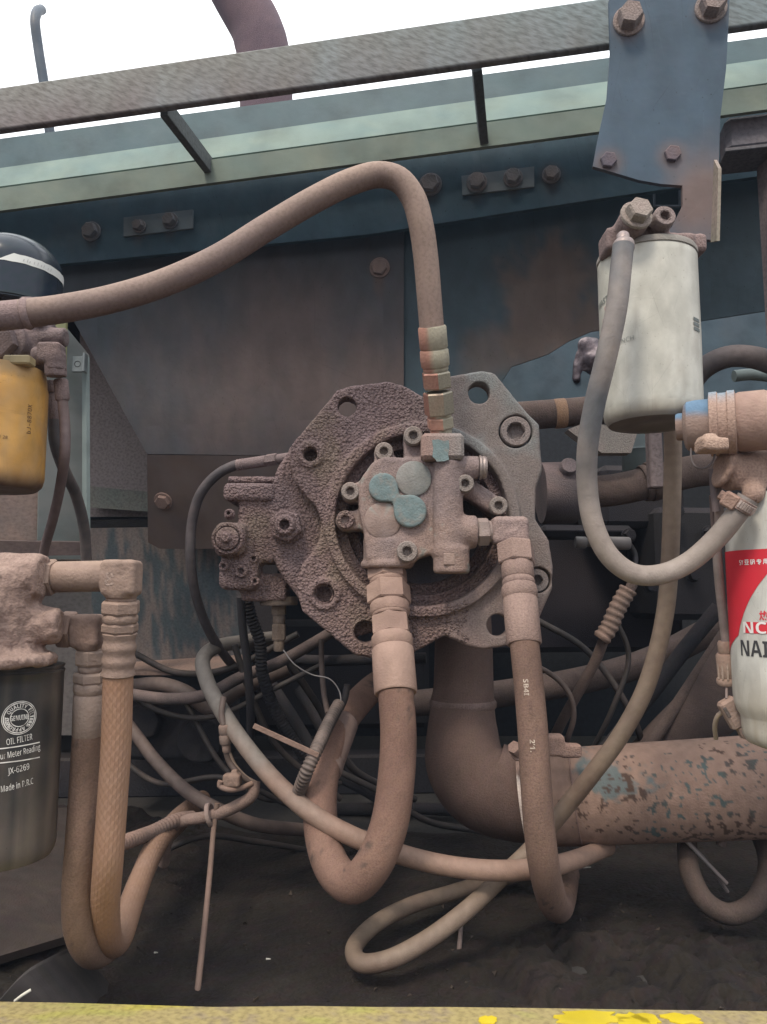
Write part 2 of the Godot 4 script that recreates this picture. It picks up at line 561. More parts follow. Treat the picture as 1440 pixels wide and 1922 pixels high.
func _ready() -> void:
	# camera
	cam_t = Transform3D(Basis(Vector3.RIGHT, deg_to_rad(6.4)), Vector3(0, 1.45, 0))
	var cam := Camera3D.new()
	cam.name = "camera"
	cam.transform = cam_t
	cam.fov = rad_to_deg(2 * atan(961.0 / F))
	cam.near = 0.02; cam.far = 200.0
	add_child(cam)
	# sky: bright, even overcast over brown earth
	var sm := ProceduralSkyMaterial.new()
	sm.sky_top_color = Color(0.98, 0.99, 1.0); sm.sky_horizon_color = Color(0.62, 0.62, 0.63)
	sm.sky_curve = 0.5; sm.sky_energy_multiplier = 1.25
	sm.ground_horizon_color = Color(0.42, 0.38, 0.36); sm.ground_bottom_color = Color(0.36, 0.32, 0.30)
	sm.sun_angle_max = 1.0
	var sky := Sky.new()
	sky.sky_material = sm
	var env := Environment.new()
	env.background_mode = Environment.BG_SKY
	env.sky = sky
	env.background_energy_multiplier = 1.0
	env.tonemap_mode = Environment.TONE_MAPPER_LINEAR
	env.tonemap_exposure = 1.5
	env.fog_enabled = true; env.fog_density = 0.006; env.fog_light_color = Color(0.8, 0.88, 1.0)
	env.sdfgi_enabled = true; env.ssao_enabled = true; env.ssil_enabled = true
	var we := WorldEnvironment.new()
	we.name = "environment"; we.environment = env
	add_child(we)
	var sun := DirectionalLight3D.new()
	sun.name = "sun"
	sun.light_energy = 0.5; sun.light_angular_distance = 12.0
	sun.light_color = Color(1.0, 0.95, 0.88); sun.shadow_enabled = true
	add_child(sun)
	sun.look_at_from_position(Vector3.ZERO, Vector3(0.30, -0.9, -0.62))
	n1.seed = 5; n1.frequency = 9.0; n1.fractal_octaves = 3
	n2.seed = 17; n2.frequency = 60.0; n2.fractal_octaves = 3
	n3.seed = 31; n3.frequency = 40.0; n3.fractal_octaves = 3
	materials()
	bay()
	rails()
	panels()
	left_side()
	pump()
	right_side()
	hoses()
	clutter()
	front_bar()

func materials() -> void:
	var smx := FastNoiseLite.TYPE_SIMPLEX_SMOOTH
	var mottle := noise_tex(1, smx, 0.012, 5, [[0.0, Color(0.86, 0.855, 0.85)], [0.5, Color(0.94, 0.935, 0.93)], [1.0, Color(1, 1, 1)]])
	var speck := noise_tex(2, smx, 0.05, 4, [[0.0, Color(0.74, 0.73, 0.73)], [0.4, Color(0.9, 0.89, 0.89)], [0.6, Color(0.95, 0.94, 0.94)], [1.0, Color(1, 1, 1)]])
	var grain := noise_tex(3, smx, 0.06, 4, [[0.0, 0.0], [1.0, 1.0]])
	var lump := noise_tex(4, FastNoiseLite.TYPE_CELLULAR, 0.045, 2, [[0.0, 1.0], [0.45, 0.55], [1.0, 0.0]], 512, 1)
	var lumpc := noise_tex(4, FastNoiseLite.TYPE_CELLULAR, 0.045, 2, [[0.0, Color(1, 1, 1)], [0.4, Color(0.93, 0.91, 0.91)], [0.75, Color(0.74, 0.71, 0.73)], [1.0, Color(0.62, 0.6, 0.62)]], 512, 1)
	mat("dusty", 0.95, mottle, 0.14, grain, 0.07)
	mat("crust", 1.0, lumpc, 0.10, lump, 0.6)
	mat("cast", 0.92, speck, 0.10, grain, 0.10)
	mat("hose", 0.62, mottle, 0.1, grain, 0.03)
	mat("rough_hose", 0.92, speck, 0.08, lump, 0.06)
	mat("steel", 0.5, speck, 0.1, grain, 0.02, 0.55)
	mat("painted", 0.5, mottle, 0.45, grain, 0.015)
	mat("sheet", 0.62, noise_tex(6, smx, 0.008, 6, [[0.0, Color(0.74, 0.74, 0.74)], [0.5, Color(0.92, 0.92, 0.92)], [1.0, Color(1, 1, 1)]]), 0.5, grain, 0.03)
	mat("can", 0.42, mottle, 0.2, null)
	mat("gloss", 0.22, null, 1.0)
	mat("print", 0.6, null, 1.0)
	mat("dirt", 1.0, speck, 0.2, lump, 0.28)
	mat("brushed", 0.75, noise_tex(8, smx, 0.03, 4, [[0.0, Color(0.72, 0.7, 0.68)], [0.38, Color(0.86, 0.85, 0.83)], [0.62, Color(0.94, 0.93, 0.91)], [1.0, Color(1, 1, 1)]]), 1.0, grain, 0.02, 0.0, true, Vector3(9, 3.5, 1))
	mat("worn", 0.7, speck, 0.22, grain, 0.05)
	# old paint: faint clouds, fine scratches and pin chips
	var rng := RandomNumberGenerator.new()
	rng.seed = 77
	var sc := Image.create(768, 768, false, Image.FORMAT_RGB8)
	var cl := FastNoiseLite.new()
	cl.seed = 21; cl.frequency = 0.012; cl.fractal_octaves = 5
	for y in 768:
		for x in 768:
			var e := 0.9 + 0.11 * cl.get_noise_2d(x, y * 0.6)
			sc.set_pixel(x, y, Color(e, e, e))
	for k in 190:
		var p := Vector2(rng.randf() * 768, rng.randf() * 768)
		var a := PI / 2 + rng.randfn(0.0, 0.35) if rng.randf() < 0.75 else rng.randf() * TAU
		var tone := rng.randf_range(-0.14, 0.1)
		var n := int(rng.randf_range(20, 190))
		for i in n:
			a += rng.randfn(0.0, 0.01)
			p += Vector2.from_angle(a)
			var w := Vector2i(posmod(int(p.x), 768), posmod(int(p.y), 768))
			var e := sc.get_pixelv(w).r + tone * sin(PI * i / n)
			sc.set_pixelv(w, Color(e, e, e))
	for k in 700:
		var w := Vector2i(rng.randi() % 766, rng.randi() % 766)
		var e := rng.randf_range(0.55, 1.0)
		sc.fill_rect(Rect2i(w, Vector2i(1 + rng.randi() % 2, 1 + rng.randi() % 3)), Color(e, e * 0.96, e * 0.93))
	mat("scratched", 0.6, ImageTexture.create_from_image(sc), 0.6, grain, 0.03)
	M.can.albedo_texture = M.scratched.albedo_texture
	M.can.uv1_scale = Vector3.ONE / 0.28
	mat("wrapped", 0.68, noise_tex(13, smx, 0.03, 5, [[0.0, Color(0.84, 0.83, 0.82)], [0.4, Color(0.94, 0.935, 0.93)], [1.0, Color(1, 1, 1)]]), 1.0, noise_tex(14, smx, 0.05, 3, [[0.0, 0.0], [1.0, 1.0]]), 0.02, 0.0, true, Vector3(1, 9, 1))
	# woven cover of the braided hose
	var im := Image.create(64, 64, false, Image.FORMAT_RGB8)
	for y in 64:
		for x in 64:
			var u := (x + y) % 32
			var w := (x - y + 64) % 32
			var h := 0.5 + 0.5 * (sin(u * TAU / 32.0) if ((x / 16 + y / 16) % 2 == 0) else sin(w * TAU / 32.0))
			im.set_pixel(x, y, Color(h, h, h))
	var wv := ImageTexture.create_from_image(im)
	mat("woven", 0.9, mottle, 1.0, wv, 0.1, 0.0, true, Vector3(6, 44, 1))
	M.woven.albedo_texture = null
	M.woven.heightmap_scale = 0.045

# ---- colours (as the things themselves are coloured)
var DUST := Color(0.36, 0.235, 0.185)
var PINK := Color(0.34, 0.25, 0.235)
var GREY := Color(0.20, 0.165, 0.17)
var BLUE := Color(0.085, 0.17, 0.235)
var TEAL := Color(0.16, 0.30, 0.33)
var MINT := Color(0.40, 0.52, 0.44)
var BROWN := Color(0.15, 0.11, 0.095)
var DARK := Color(0.03, 0.03, 0.033)

func bay() -> void:
	var y0 := 0.95
	# floor pan with dried mud
	var mb := MB.new()
	var hgt := func(q: Vector2) -> float:
		var p := Vector3(q.x, 0, q.y)
		var h := 0.004 * n1.get_noise_3dv(p) + 0.0025 * n2.get_noise_3dv(p)
		var clod := clampf(1.0 - Vector2((q.x - 0.33) / 0.34, (q.y + 1.05) / 0.2).length(), 0, 1)
		h += smoothstep(0.0, 0.6, clod) * (0.008 + 0.022 * n1.get_noise_3dv(p * 1.2) + 0.012 * n2.get_noise_3dv(p * 0.7))
		var lft := clampf((-0.28 - q.x) / 0.3, 0, 1)
		return h + lft * (0.05 + 0.03 * n1.get_noise_3dv(p * 2.0))
	mb.cells(PackedVector2Array([Vector2(-1.1, -1.65), Vector2(1.1, -1.65), Vector2(1.1, -0.62), Vector2(-1.1, -0.62)]), 0.012, func(q: Vector2):
		var e := 0.008
		var h: float = hgt.call(q)
		var n := Vector3(h - hgt.call(q + Vector2(e, 0)), e, h - hgt.call(q + Vector2(0, e))).normalized()
		return [Vector3(q.x, y0 + h, q.y), n])
	put(mb, "floor", M.dirt, self, paint(Color(0.018, 0.0145, 0.013), Color(0.04, 0.03, 0.025), 0.3, 0.0), "", "structure")
	mb = MB.new()
	mb.box(Transform3D(Basis(), Vector3(0, y0 - 0.022, -1.7)), Vector3(2.6, 0.03, 2.3), 0.002)
	put(mb, "floor", M.dusty, self, paint(Color(0.05, 0.047, 0.045)), "", "structure")
	var rng := RandomNumberGenerator.new()
	rng.seed = 41
	mb = MB.new()
	for k in 420:
		var q := Vector2(rng.randf_range(-0.55, 0.6), rng.randf_range(-1.35, -0.85))
		var r := 0.0012 + 0.0038 * pow(rng.randf(), 4.0)
		var c := Vector3(q.x, y0 + hgt.call(q) + r * 0.3, q.y)
		var v6 := []
		for d in [Vector3.RIGHT, Vector3.UP, Vector3.BACK, Vector3.LEFT, Vector3.DOWN, Vector3.FORWARD]: v6.append(c + (d as Vector3).rotated(Vector3(1, 2, 3).normalized(), rng.randf() * 6.0) * r * rng.randf_range(0.6, 1.4))
		for f in [[0, 1, 2], [1, 3, 2], [3, 4, 2], [4, 0, 2], [1, 0, 5], [3, 1, 5], [4, 3, 5], [0, 4, 5]]:
			var nn: Vector3 = (v6[f[0]] + v6[f[1]] + v6[f[2]] - c * 3.0).normalized()
			mb.tri(mb.vert(v6[f[0]], nn), mb.vert(v6[f[1]], nn), mb.vert(v6[f[2]], nn))
	var grit := put(mb, "gravel", M.dusty, self, paint(Color(0.05, 0.04, 0.034), Color(0.14, 0.11, 0.09), 0.2, 0.0), "", "stuff")
	grit.set_meta("label", "scattered grit and small stones over the dark bay floor"); grit.set_meta("category", "gravel")
	for w in [["back_wall", Vector3(0, 1.7, -2.8), Vector3(2.6, 2.1, 0.03)], ["side_wall", Vector3(-1.3, 1.7, -2.0), Vector3(0.03, 2.1, 1.6)], ["side_wall", Vector3(1.3, 1.7, -2.0), Vector3(0.03, 2.1, 1.6)], ["added_ceiling", Vector3(-0.55, 2.13, -2.2), Vector3(1.5, 0.02, 1.25)], ["added_front_wall", Vector3(0, 0.82, -0.60), Vector3(2.6, 0.42, 0.02)]]:  # enclosure added to keep light out of the bay; roof and front unseen
		mb = MB.new()
		mb.box(Transform3D(Basis(), w[1]), w[2], 0.003)
		put(mb, w[0], M.dusty, self, paint(Color(0.032, 0.036, 0.045), Color(0.045, 0.042, 0.044), 0.1), "", "structure")

func strip(o: Node3D, called: String, a: Array, th: float, m: Material, col: Callable, cell := 0.02, lab := "") -> Transform3D:
	# a = bottom left, bottom right, top right, top left as x, y, d
	var q := sight(a)
	var t := plane3(q[0], q[1], q[3])
	var poly := PackedVector2Array()
	for p in q:
		var l: Vector3 = t.affine_inverse() * p
		poly.append(Vector2(l.x, l.y))
	var mb := MB.new()
	mb.plate(t, poly, th, cell)
	put(mb, called, m, o, col, lab)
	return t

func rails() -> void:
	# front rail: a worn box section
	var o := thing("top_rail", "long worn grey-brown steel box rail crossing the whole top of the bay", "rail", P(700, 160, 1.15))
	var a := P(-160, 232, 1.24)
	var b := P(1560, -14, 1.03)
	var x := (b - a).normalized()
	var z := x.cross(Vector3.UP).normalized()
	if z.z < 0: z = -z
	var t := Transform3D(Basis(x, z.cross(x), z), (a + b) / 2)
	var L := a.distance_to(b)
	var hh := 0.074
	var mb := MB.new()
	var prof := []
	var rr := 0.004
	for c in [[1, 1, 0.0], [-1, 1, 0.25], [-1, -1, 0.5], [1, -1, 0.75]]:
		for k in 5:
			var an: float = (c[2] + k / 16.0) * TAU
			prof.append([Vector2(c[0] * (0.0075 - rr), c[1] * (hh / 2 - rr)) + Vector2.from_angle(an) * rr, Vector2.from_angle(an)])
	var nl := 120
	var s0 := 0
	for i in nl + 1:
		var run := 0.0
		for k in prof.size() + 1:
			var pr: Array = prof[k % prof.size()]
			var q: Vector3 = t * Vector3((float(i) / nl - 0.5) * L, pr[0].y, pr[0].x)
			var u := (float(i) / nl) * L
			mb.vert(q, t.basis * Vector3(0, pr[1].y, pr[1].x), Vector2(u * 0.55 + pr[0].y * 0.8, pr[0].y * 1.0 - u * 0.25))
	var w := prof.size() + 1
	for i in nl:
		for k in prof.size():
			mb.quad(i * w + k, i * w + k + 1, (i + 1) * w + k + 1, (i + 1) * w + k)
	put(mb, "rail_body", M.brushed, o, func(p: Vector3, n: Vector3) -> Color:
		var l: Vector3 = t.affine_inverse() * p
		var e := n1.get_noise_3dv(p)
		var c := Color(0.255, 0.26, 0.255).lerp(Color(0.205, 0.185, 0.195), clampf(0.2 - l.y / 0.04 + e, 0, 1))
		return c.lerp(Color(0.20, 0.26, 0.29), clampf(l.x * 0.9 + 0.3 + e * 0.5, 0, 1)) * (1.0 + 0.2 * e))  # blue towards the right paints in the cool upper haze
	# channel beam behind it
	o = thing("channel_beam", "pale mint green channel beam running under the grey rail", "beam", P(700, 260, 1.32))
	strip(o, "web_plate", [-200, 345, 1.52, 1600, 94, 1.2, 1600, 37, 1.2, -200, 287, 1.54], 0.008, M.sheet, paint(Color(0.08, 0.13, 0.15), Color(0.11, 0.14, 0.145), 0.1, 0.0), 0.02)  # dark web, paler ledge and lip: shade and light put into their colours
	strip(o, "ledge_plate", [-200, 377, 1.475, 1600, 134, 1.155, 1600, 95, 1.195, -200, 344, 1.515], 0.006, M.sheet, paint(Color(0.18, 0.265, 0.255), Color(0.24, 0.285, 0.22), 0.25, 0.0), 0.02)
	strip(o, "lip_plate", [-200, 422, 1.47, 1600, 184, 1.15, 1600, 137, 1.15, -200, 380, 1.47], 0.010, M.sheet, paint(Color(0.215, 0.285, 0.26), Color(0.25, 0.26, 0.20), 0.25, 0.0), 0.02)
	# rivet-like weld beads and scars on the lip
	for s in [[[300, 205, 1.195, 322, 205, 1.195, 412, 322, 1.37, 388, 322, 1.37], "short dark flat strut slanting from grey rail to mint beam, left of the hose bend"], [[886, 127, 1.13, 903, 125, 1.13, 917, 262, 1.265, 898, 264, 1.265], "short dark flat strut standing nearly upright under grey rail, right of the hose bend"]]:
		var q := sight(s[0])
		o = thing("strut", s[1], "strut", q[3], "flat struts between the rail and the beam")
		mb = MB.new()
		var ax: Vector3 = ((q[2] + q[3]) / 2 - (q[0] + q[1]) / 2)
		var ln := ax.length()
		ax = ax / ln
		var xx: Vector3 = (q[1] - q[0]).normalized()
		var zz := xx.cross(ax).normalized()
		xx = ax.cross(zz)
		mb.box(Transform3D(Basis(xx, ax, zz), (q[0] + q[1] + q[2] + q[3]) / 4), Vector3(0.014, ln + 0.01, 0.03), 0.001)
		put(mb, "flat_bar", M.worn, o, paint(Color(0.09, 0.11, 0.125), Color(0.2, 0.2, 0.17), 0.05, 0.0))
		mb = MB.new()
		for k in 5: mb.lathe(q[2].lerp(q[3], -0.25 + k * 0.12) - Vector3(0, -0.004 + 0.004 * (k % 2), -0.004), Vector3.UP, [Vector2(0.001, -0.006), Vector2(0.006, -0.003), Vector2(0.007, 0.002), Vector2(0.001, 0.006)], 10)
		put(mb, "weld_bead", M.cast, o, paint(Color(0.24, 0.22, 0.15), Color(0.12, 0.08, 0.05), 0.3))
	# thing behind the rail, against the sky
	var mb2 := pipe([95, 260, 1.75, 83, 160, 1.75, 72, 90, 1.75, 66, 40, 1.75, 70, 22, 1.77, 78, 18, 1.8], sz(9, 1.75), 0.01, 14)
	o = thing("hooked_rod", "thin dark rod with bent tip standing behind the rail against the sky", "rod", P(95, 260, 1.75))
	put(mb2, "bent_rod", M.painted, o, paint(Color(0.10, 0.13, 0.17), Color(0.2, 0.18, 0.18), 0.1))
	mb = MB.new()
	var pts := spline(sight([500, 300, 2.0, 500, 190, 2.0, 496, 110, 2.0, 482, 55, 2.0, 455, 5, 2.0, 420, -60, 2.0, 370, -120, 2.0]), 0.012)
	var rad := PackedFloat32Array()
	for p in pts:
		rad.append(sz(44, 2.0) * (1.0 + 0.12 * smoothstep(2.55, 2.7, p.y) + 0.04 * n1.get_noise_3dv(p)))
	mb.tube(pts, rad, 26)
	o = thing("exhaust_pipe", "thick purple-brown rusty exhaust elbow rising behind the rail into the sky", "exhaust pipe", pts[0])
	put(mb, "elbow_pipe", M.cast, o, paint(Color(0.17, 0.13, 0.16), Color(0.23, 0.16, 0.17), 0.25))

func plate_on(o: Node3D, called: String, t: Transform3D, px: Array, th: float, m: Material, col: Callable, cell := 0.02, lift := 0.0) -> MeshInstance3D:
	var mb := MB.new()
	var u := t
	u.origin = t * Vector3(0, 0, lift)
	mb.plate(u, ons(u, px), th, cell)
	return put(mb, called, m, o, col)

func panels() -> void:
	# blue cross panel
	var t := plane3(P(0, 500, 1.56), P(1440, 315, 1.30), P(0, 300, 1.575))
	var o := thing("cross_member", "wide blue painted steel cross panel under the mint beam with a bolt row", "panel", t.origin)
	var bp := []
	for q in [[172, 435], [262, 425], [320, 415], [808, 347], [895, 343], [963, 334], [1035, 328]]: bp.append(at3(t, q[0], q[1]))
	plate_on(o, "panel_sheet", t, [-220, 330, 1640, 60, 1640, 300, 1130, 372, 690, 440, -220, 528], 0.012, M.scratched, runs(paint(Color(0.06, 0.122, 0.172), Color(0.11, 0.125, 0.145), 0.05, 0.0), bp, Color(0.13, 0.085, 0.07)), 0.01)  # blue raised to carry the upper haze in the colour
	for q in [[[232, 408, 362, 393, 362, 428, 232, 444], 0], [[866, 330, 1003, 312, 1003, 350, 868, 366], 1]]:
		plate_on(o, "bolt_strip", t, q[0], 0.005, M.sheet, paint(Color(0.17, 0.23, 0.28), Color(0.24, 0.24, 0.24), 0.2, 0.0), 0.02, 0.006)
	var z := t.basis.z
	for q in [[172, 435, 16, 0.004], [262, 425, 11, 0.008], [320, 415, 13, 0.008], [808, 347, 17, 0.004], [895, 343, 15, 0.008], [963, 334, 14, 0.008], [1035, 328, 13, 0.004]]:
		bolt(o, at3(t, q[0], q[1], q[3]), z, sz(q[2], 1.42), 0.014, M.dusty, paint(Color(0.17, 0.2, 0.24), Color(0.3, 0.24, 0.23), 0.3))
	# sloping guard plate behind the pump
	var g := plane3(P(0, 600, 1.60), P(1440, 600, 1.36), P(0, 860, 1.60))
	o = thing("guard_plate", "big dusty blue-grey steel guard plate with slanted left edge behind the pump", "panel", g.origin)
	plate_on(o, "main_sheet", g, [95, 480, 108, 540, 135, 596, 276, 852, 758, 858, 758, 400, 95, 470], 0.006, M.scratched, runs(guard_paint(g), [at3(g, 713, 503)], Color(0.15, 0.09, 0.07), 0.09), 0.01)
	var g2 := plane3(at3(g, 276, 854, -0.001), at3(g, 756, 858, -0.001), P(276, 1028, 1.66))
	plate_on(o, "lower_sheet", g2, [276, 854, 756, 858, 740, 1040, 560, 1030, 300, 1030, 278, 1018], 0.006, M.sheet, paint(Color(0.22, 0.165, 0.145), Color(0.13, 0.13, 0.15), 0.2, 0.0), 0.02)
	bolt(o, at3(g, 713, 503), g.basis.z, sz(15, 1.5), 0.012, M.dusty, paint(Color(0.2, 0.17, 0.17), DUST, 0.2))
	bolt(o, at3(g2, 307, 940), g2.basis.z, sz(14, 1.6), 0.012, M.dusty, paint(Color(0.28, 0.2, 0.18), DUST, 0.2))
	# lapping joint strip between both plates
	# second plate to the right, torn lower edge
	var h := plane3(P(760, 430, 1.47), P(1440, 430, 1.35), P(760, 700, 1.47))
	o = thing("side_plate", "blue steel plate with brown dust patch and ragged lower edge beside the filter", "panel", h.origin)
	plate_on(o, "sheet", h, [752, 410, 1640, 270, 1640, 560, 1440, 583, 1310, 603, 1180, 612, 1110, 622, 1068, 640, 1030, 664, 985, 680, 960, 688, 945, 712, 930, 760, 752, 820], 0.006, M.scratched, side_paint(h), 0.014)
	# bent bracket top right
	var br := plane3(P(1135, 320, 1.01), P(1345, 340, 0.99), P(1150, 20, 1.015))
	var zb := br.basis.z
	o = thing("filter_bracket", "large dark blue bracket plate bolted on the rail, holding the white filter", "bracket", br.origin)
	plate_on(o, "plate", br, [1143, 0, 1155, -60, 1372, -60, 1367, 60, 1363, 130, 1352, 222, 1349, 330, 1341, 450, 1240, 447, 1262, 425, 1282, 385, 1281, 348, 1240, 345, 1200, 338, 1113, 312, 1122, 262, 1140, 180, 1146, 95], 0.008, M.scratched, runs(arm_paint(br), [at3(br, 1180, 46), at3(br, 1334, 22), at3(br, 1142, 305), at3(br, 1262, 292)], Color(0.22, 0.155, 0.14), 0.035), 0.007)
	for q in [[1180, 40, 24], [1334, 16, 24]]:
		bolt(o, at3(br, q[0], q[1]), zb, sz(q[2] * 0.92, 1.05), 0.022, M.cast, paint(Color(0.30, 0.27, 0.26), Color(0.36, 0.26, 0.23), 0.3))
	for q in [[1142, 302, 15], [1262, 290, 15]]:
		bolt(o, at3(br, q[0], q[1]), zb, sz(q[2], 1.03), 0.006, M.dusty, paint(Color(0.12, 0.11, 0.14), DUST, 0.05), false)
	strip(o, "edge_strip", [1334, 455, 0.965, 1345, 452, 0.94, 1352, 316, 0.95, 1340, 300, 0.972], 0.004, M.worn, paint(Color(0.27, 0.25, 0.2), PINK, 0.2), 0.015)
	var fr := [1228, 387, 1276, 387, 1276, 345, 1228, 360]
	for k in 4:
		var mb := MB.new()
		var p := at3(h, fr[k * 2], fr[k * 2 + 1], 0.012)
		var r := at3(h, fr[(k * 2 + 2) % 8], fr[(k * 2 + 3) % 8], 0.012)
		mb.tube(PackedVector3Array([p, r]), PackedFloat32Array([0.0022, 0.0022]), 8)
		if k != 2: put(mb, "clip_wire", M.painted, o, paint(Color(0.16, 0.2, 0.25)))
	o = thing("haze_sheet", "added blue sheet with haze put into its colour, glimpsed through the gap under the torn plate", "panel", P(1100, 700, 2.0))  # made-up panel; its blue stands in for haze in the gap
	strip(o, "sheet", [880, 790, 1.95, 1640, 770, 1.85, 1640, 480, 1.85, 880, 480, 1.95], 0.01, M.sheet, paint(Color(0.10, 0.15, 0.195), Color(0.12, 0.13, 0.145), 0.1, 0.0), 0.03)
	# boxed end behind the bracket
	o = thing("end_box", "grey-brown pressed steel box under the beam at the top right corner", "bracket", P(1400, 300, 1.12))
	var mb3 := MB.new()
	var et := facing(1402, 262, 1.22, -0.2)
	mb3.box(et, Vector3(0.075, 0.06, 0.05), 0.008)
	put(mb3, "box_body", M.worn, o, paint(Color(0.13, 0.14, 0.17), PINK, 0.15))
	mb3 = MB.new()
	mb3.box(Transform3D(et.basis, et * Vector3(0, -0.034, 0.0)), Vector3(0.085, 0.006, 0.07), 0.001)
	put(mb3, "bottom_flange", M.worn, o, paint(Color(0.12, 0.13, 0.15), PINK, 0.1))
	o = thing("side_post", "brown dusty upright post at the right edge beside the white filter", "post", P(1455, 640, 1.15))
	mb3 = MB.new()
	mb3.box(facing(1462, 470, 1.2, 0.1), Vector3(0.03, 0.34, 0.05), 0.003)
	put(mb3, "post_body", M.worn, o, paint(Color(0.16, 0.14, 0.15), PINK, 0.1))

# rust run down from bolts on a sheet
func runs(under: Callable, spots: Array, tone: Color, len := 0.05) -> Callable:
	return func(p: Vector3, n: Vector3) -> Color:
		var c: Color = under.call(p, n)
		for s in spots:
			var w: Vector3 = p - s
			if w.y > 0.03 or w.y < -len * 1.6 or absf(w.x) > 0.04 or absf(w.z) > 0.05: continue
			var k := smoothstep(0.03, 0.006, Vector2(w.x, w.y).length())
			k = maxf(k, smoothstep(0.016, 0.004, absf(w.x + 0.004 * n1.get_noise_1d(w.y * 6.0))) * smoothstep(-len, -0.004, w.y) * (1.0 if w.y < 0.0 else 0.0))
			c = c.lerp(tone, k * 0.65)
		return c
func guard_paint(g: Transform3D) -> Callable:
	var a := on(g, 590, 700)
	return func(p: Vector3, n: Vector3) -> Color:
		var l: Vector3 = g.affine_inverse() * p
		var e := n1.get_noise_3dv(Vector3(p.x * 0.7, p.y * 0.35, 0))
		var f := n2.get_noise_3dv(Vector3(p.x * 0.5, p.y * 0.22, 0))
		var k := clampf(1.25 - Vector2((l.x - a.x) / 0.42, (l.y - a.y) / 0.25).length() + e * 0.5 + f * 0.12, 0, 1)
		return Color(0.066, 0.078, 0.094).lerp(Color(0.125, 0.094, 0.09), k) * (1.0 + 0.05 * f)
func side_paint(g: Transform3D) -> Callable:
	var a := on(g, 1030, 570)
	var b := on(g, 930, 660)
	return func(p: Vector3, n: Vector3) -> Color:
		var l: Vector3 = g.affine_inverse() * p
		var e := n1.get_noise_3dv(Vector3(p.x, p.y, 0))
		var f := n2.get_noise_3dv(Vector3(p.x * 0.5, p.y * 0.3, 0))
		var k := smoothstep(0.0, 0.55, 1.0 - Vector2((l.x - a.x) / 0.13, (l.y - a.y) / 0.17).length() + e * 0.35 + f * 0.25)
		k = maxf(k, 0.7 * smoothstep(0.0, 0.6, 1.0 - Vector2((l.x - b.x) / 0.09, (l.y - b.y) / 0.08).length() + e * 0.4))
		return Color(0.05, 0.08, 0.10).lerp(Color(0.15, 0.105, 0.088), k * 0.85) * (1.0 + 0.12 * f)

func upright_can(o: Node3D, base: Vector3, prof: Array, called: String, m: Material, col: Callable, seg := 64) -> void:
	# profile subdivided along its height so that stains have room
	var fine := []
	for i in prof.size() - 1:
		var a: Vector2 = prof[i]
		var b: Vector2 = prof[i + 1]
		var k := maxi(1, ceili(a.distance_to(b) / 0.008))
		for j in k: fine.append(a.lerp(b, float(j) / k))
	fine.append(prof[-1])
	var mb := MB.new()
	mb.lathe(base, Vector3.UP, fine, seg)
	put(mb, called, m, o, col)

func arm_paint(br: Transform3D) -> Callable:
	var q := on(br, 1320, 370)
	return func(p: Vector3, n: Vector3) -> Color:
		var l: Vector3 = br.affine_inverse() * p
		var e := n1.get_noise_3dv(p)
		var k := smoothstep(0.11, 0.02, Vector2((l.x - q.x) * 1.6, l.y - q.y).length() + e * 0.04)
		return Color(0.075, 0.118, 0.168).lerp(Color(0.20, 0.15, 0.142), k) * (1.0 + 0.12 * e)  # hazy blue-grey base: upper haze put into the colour

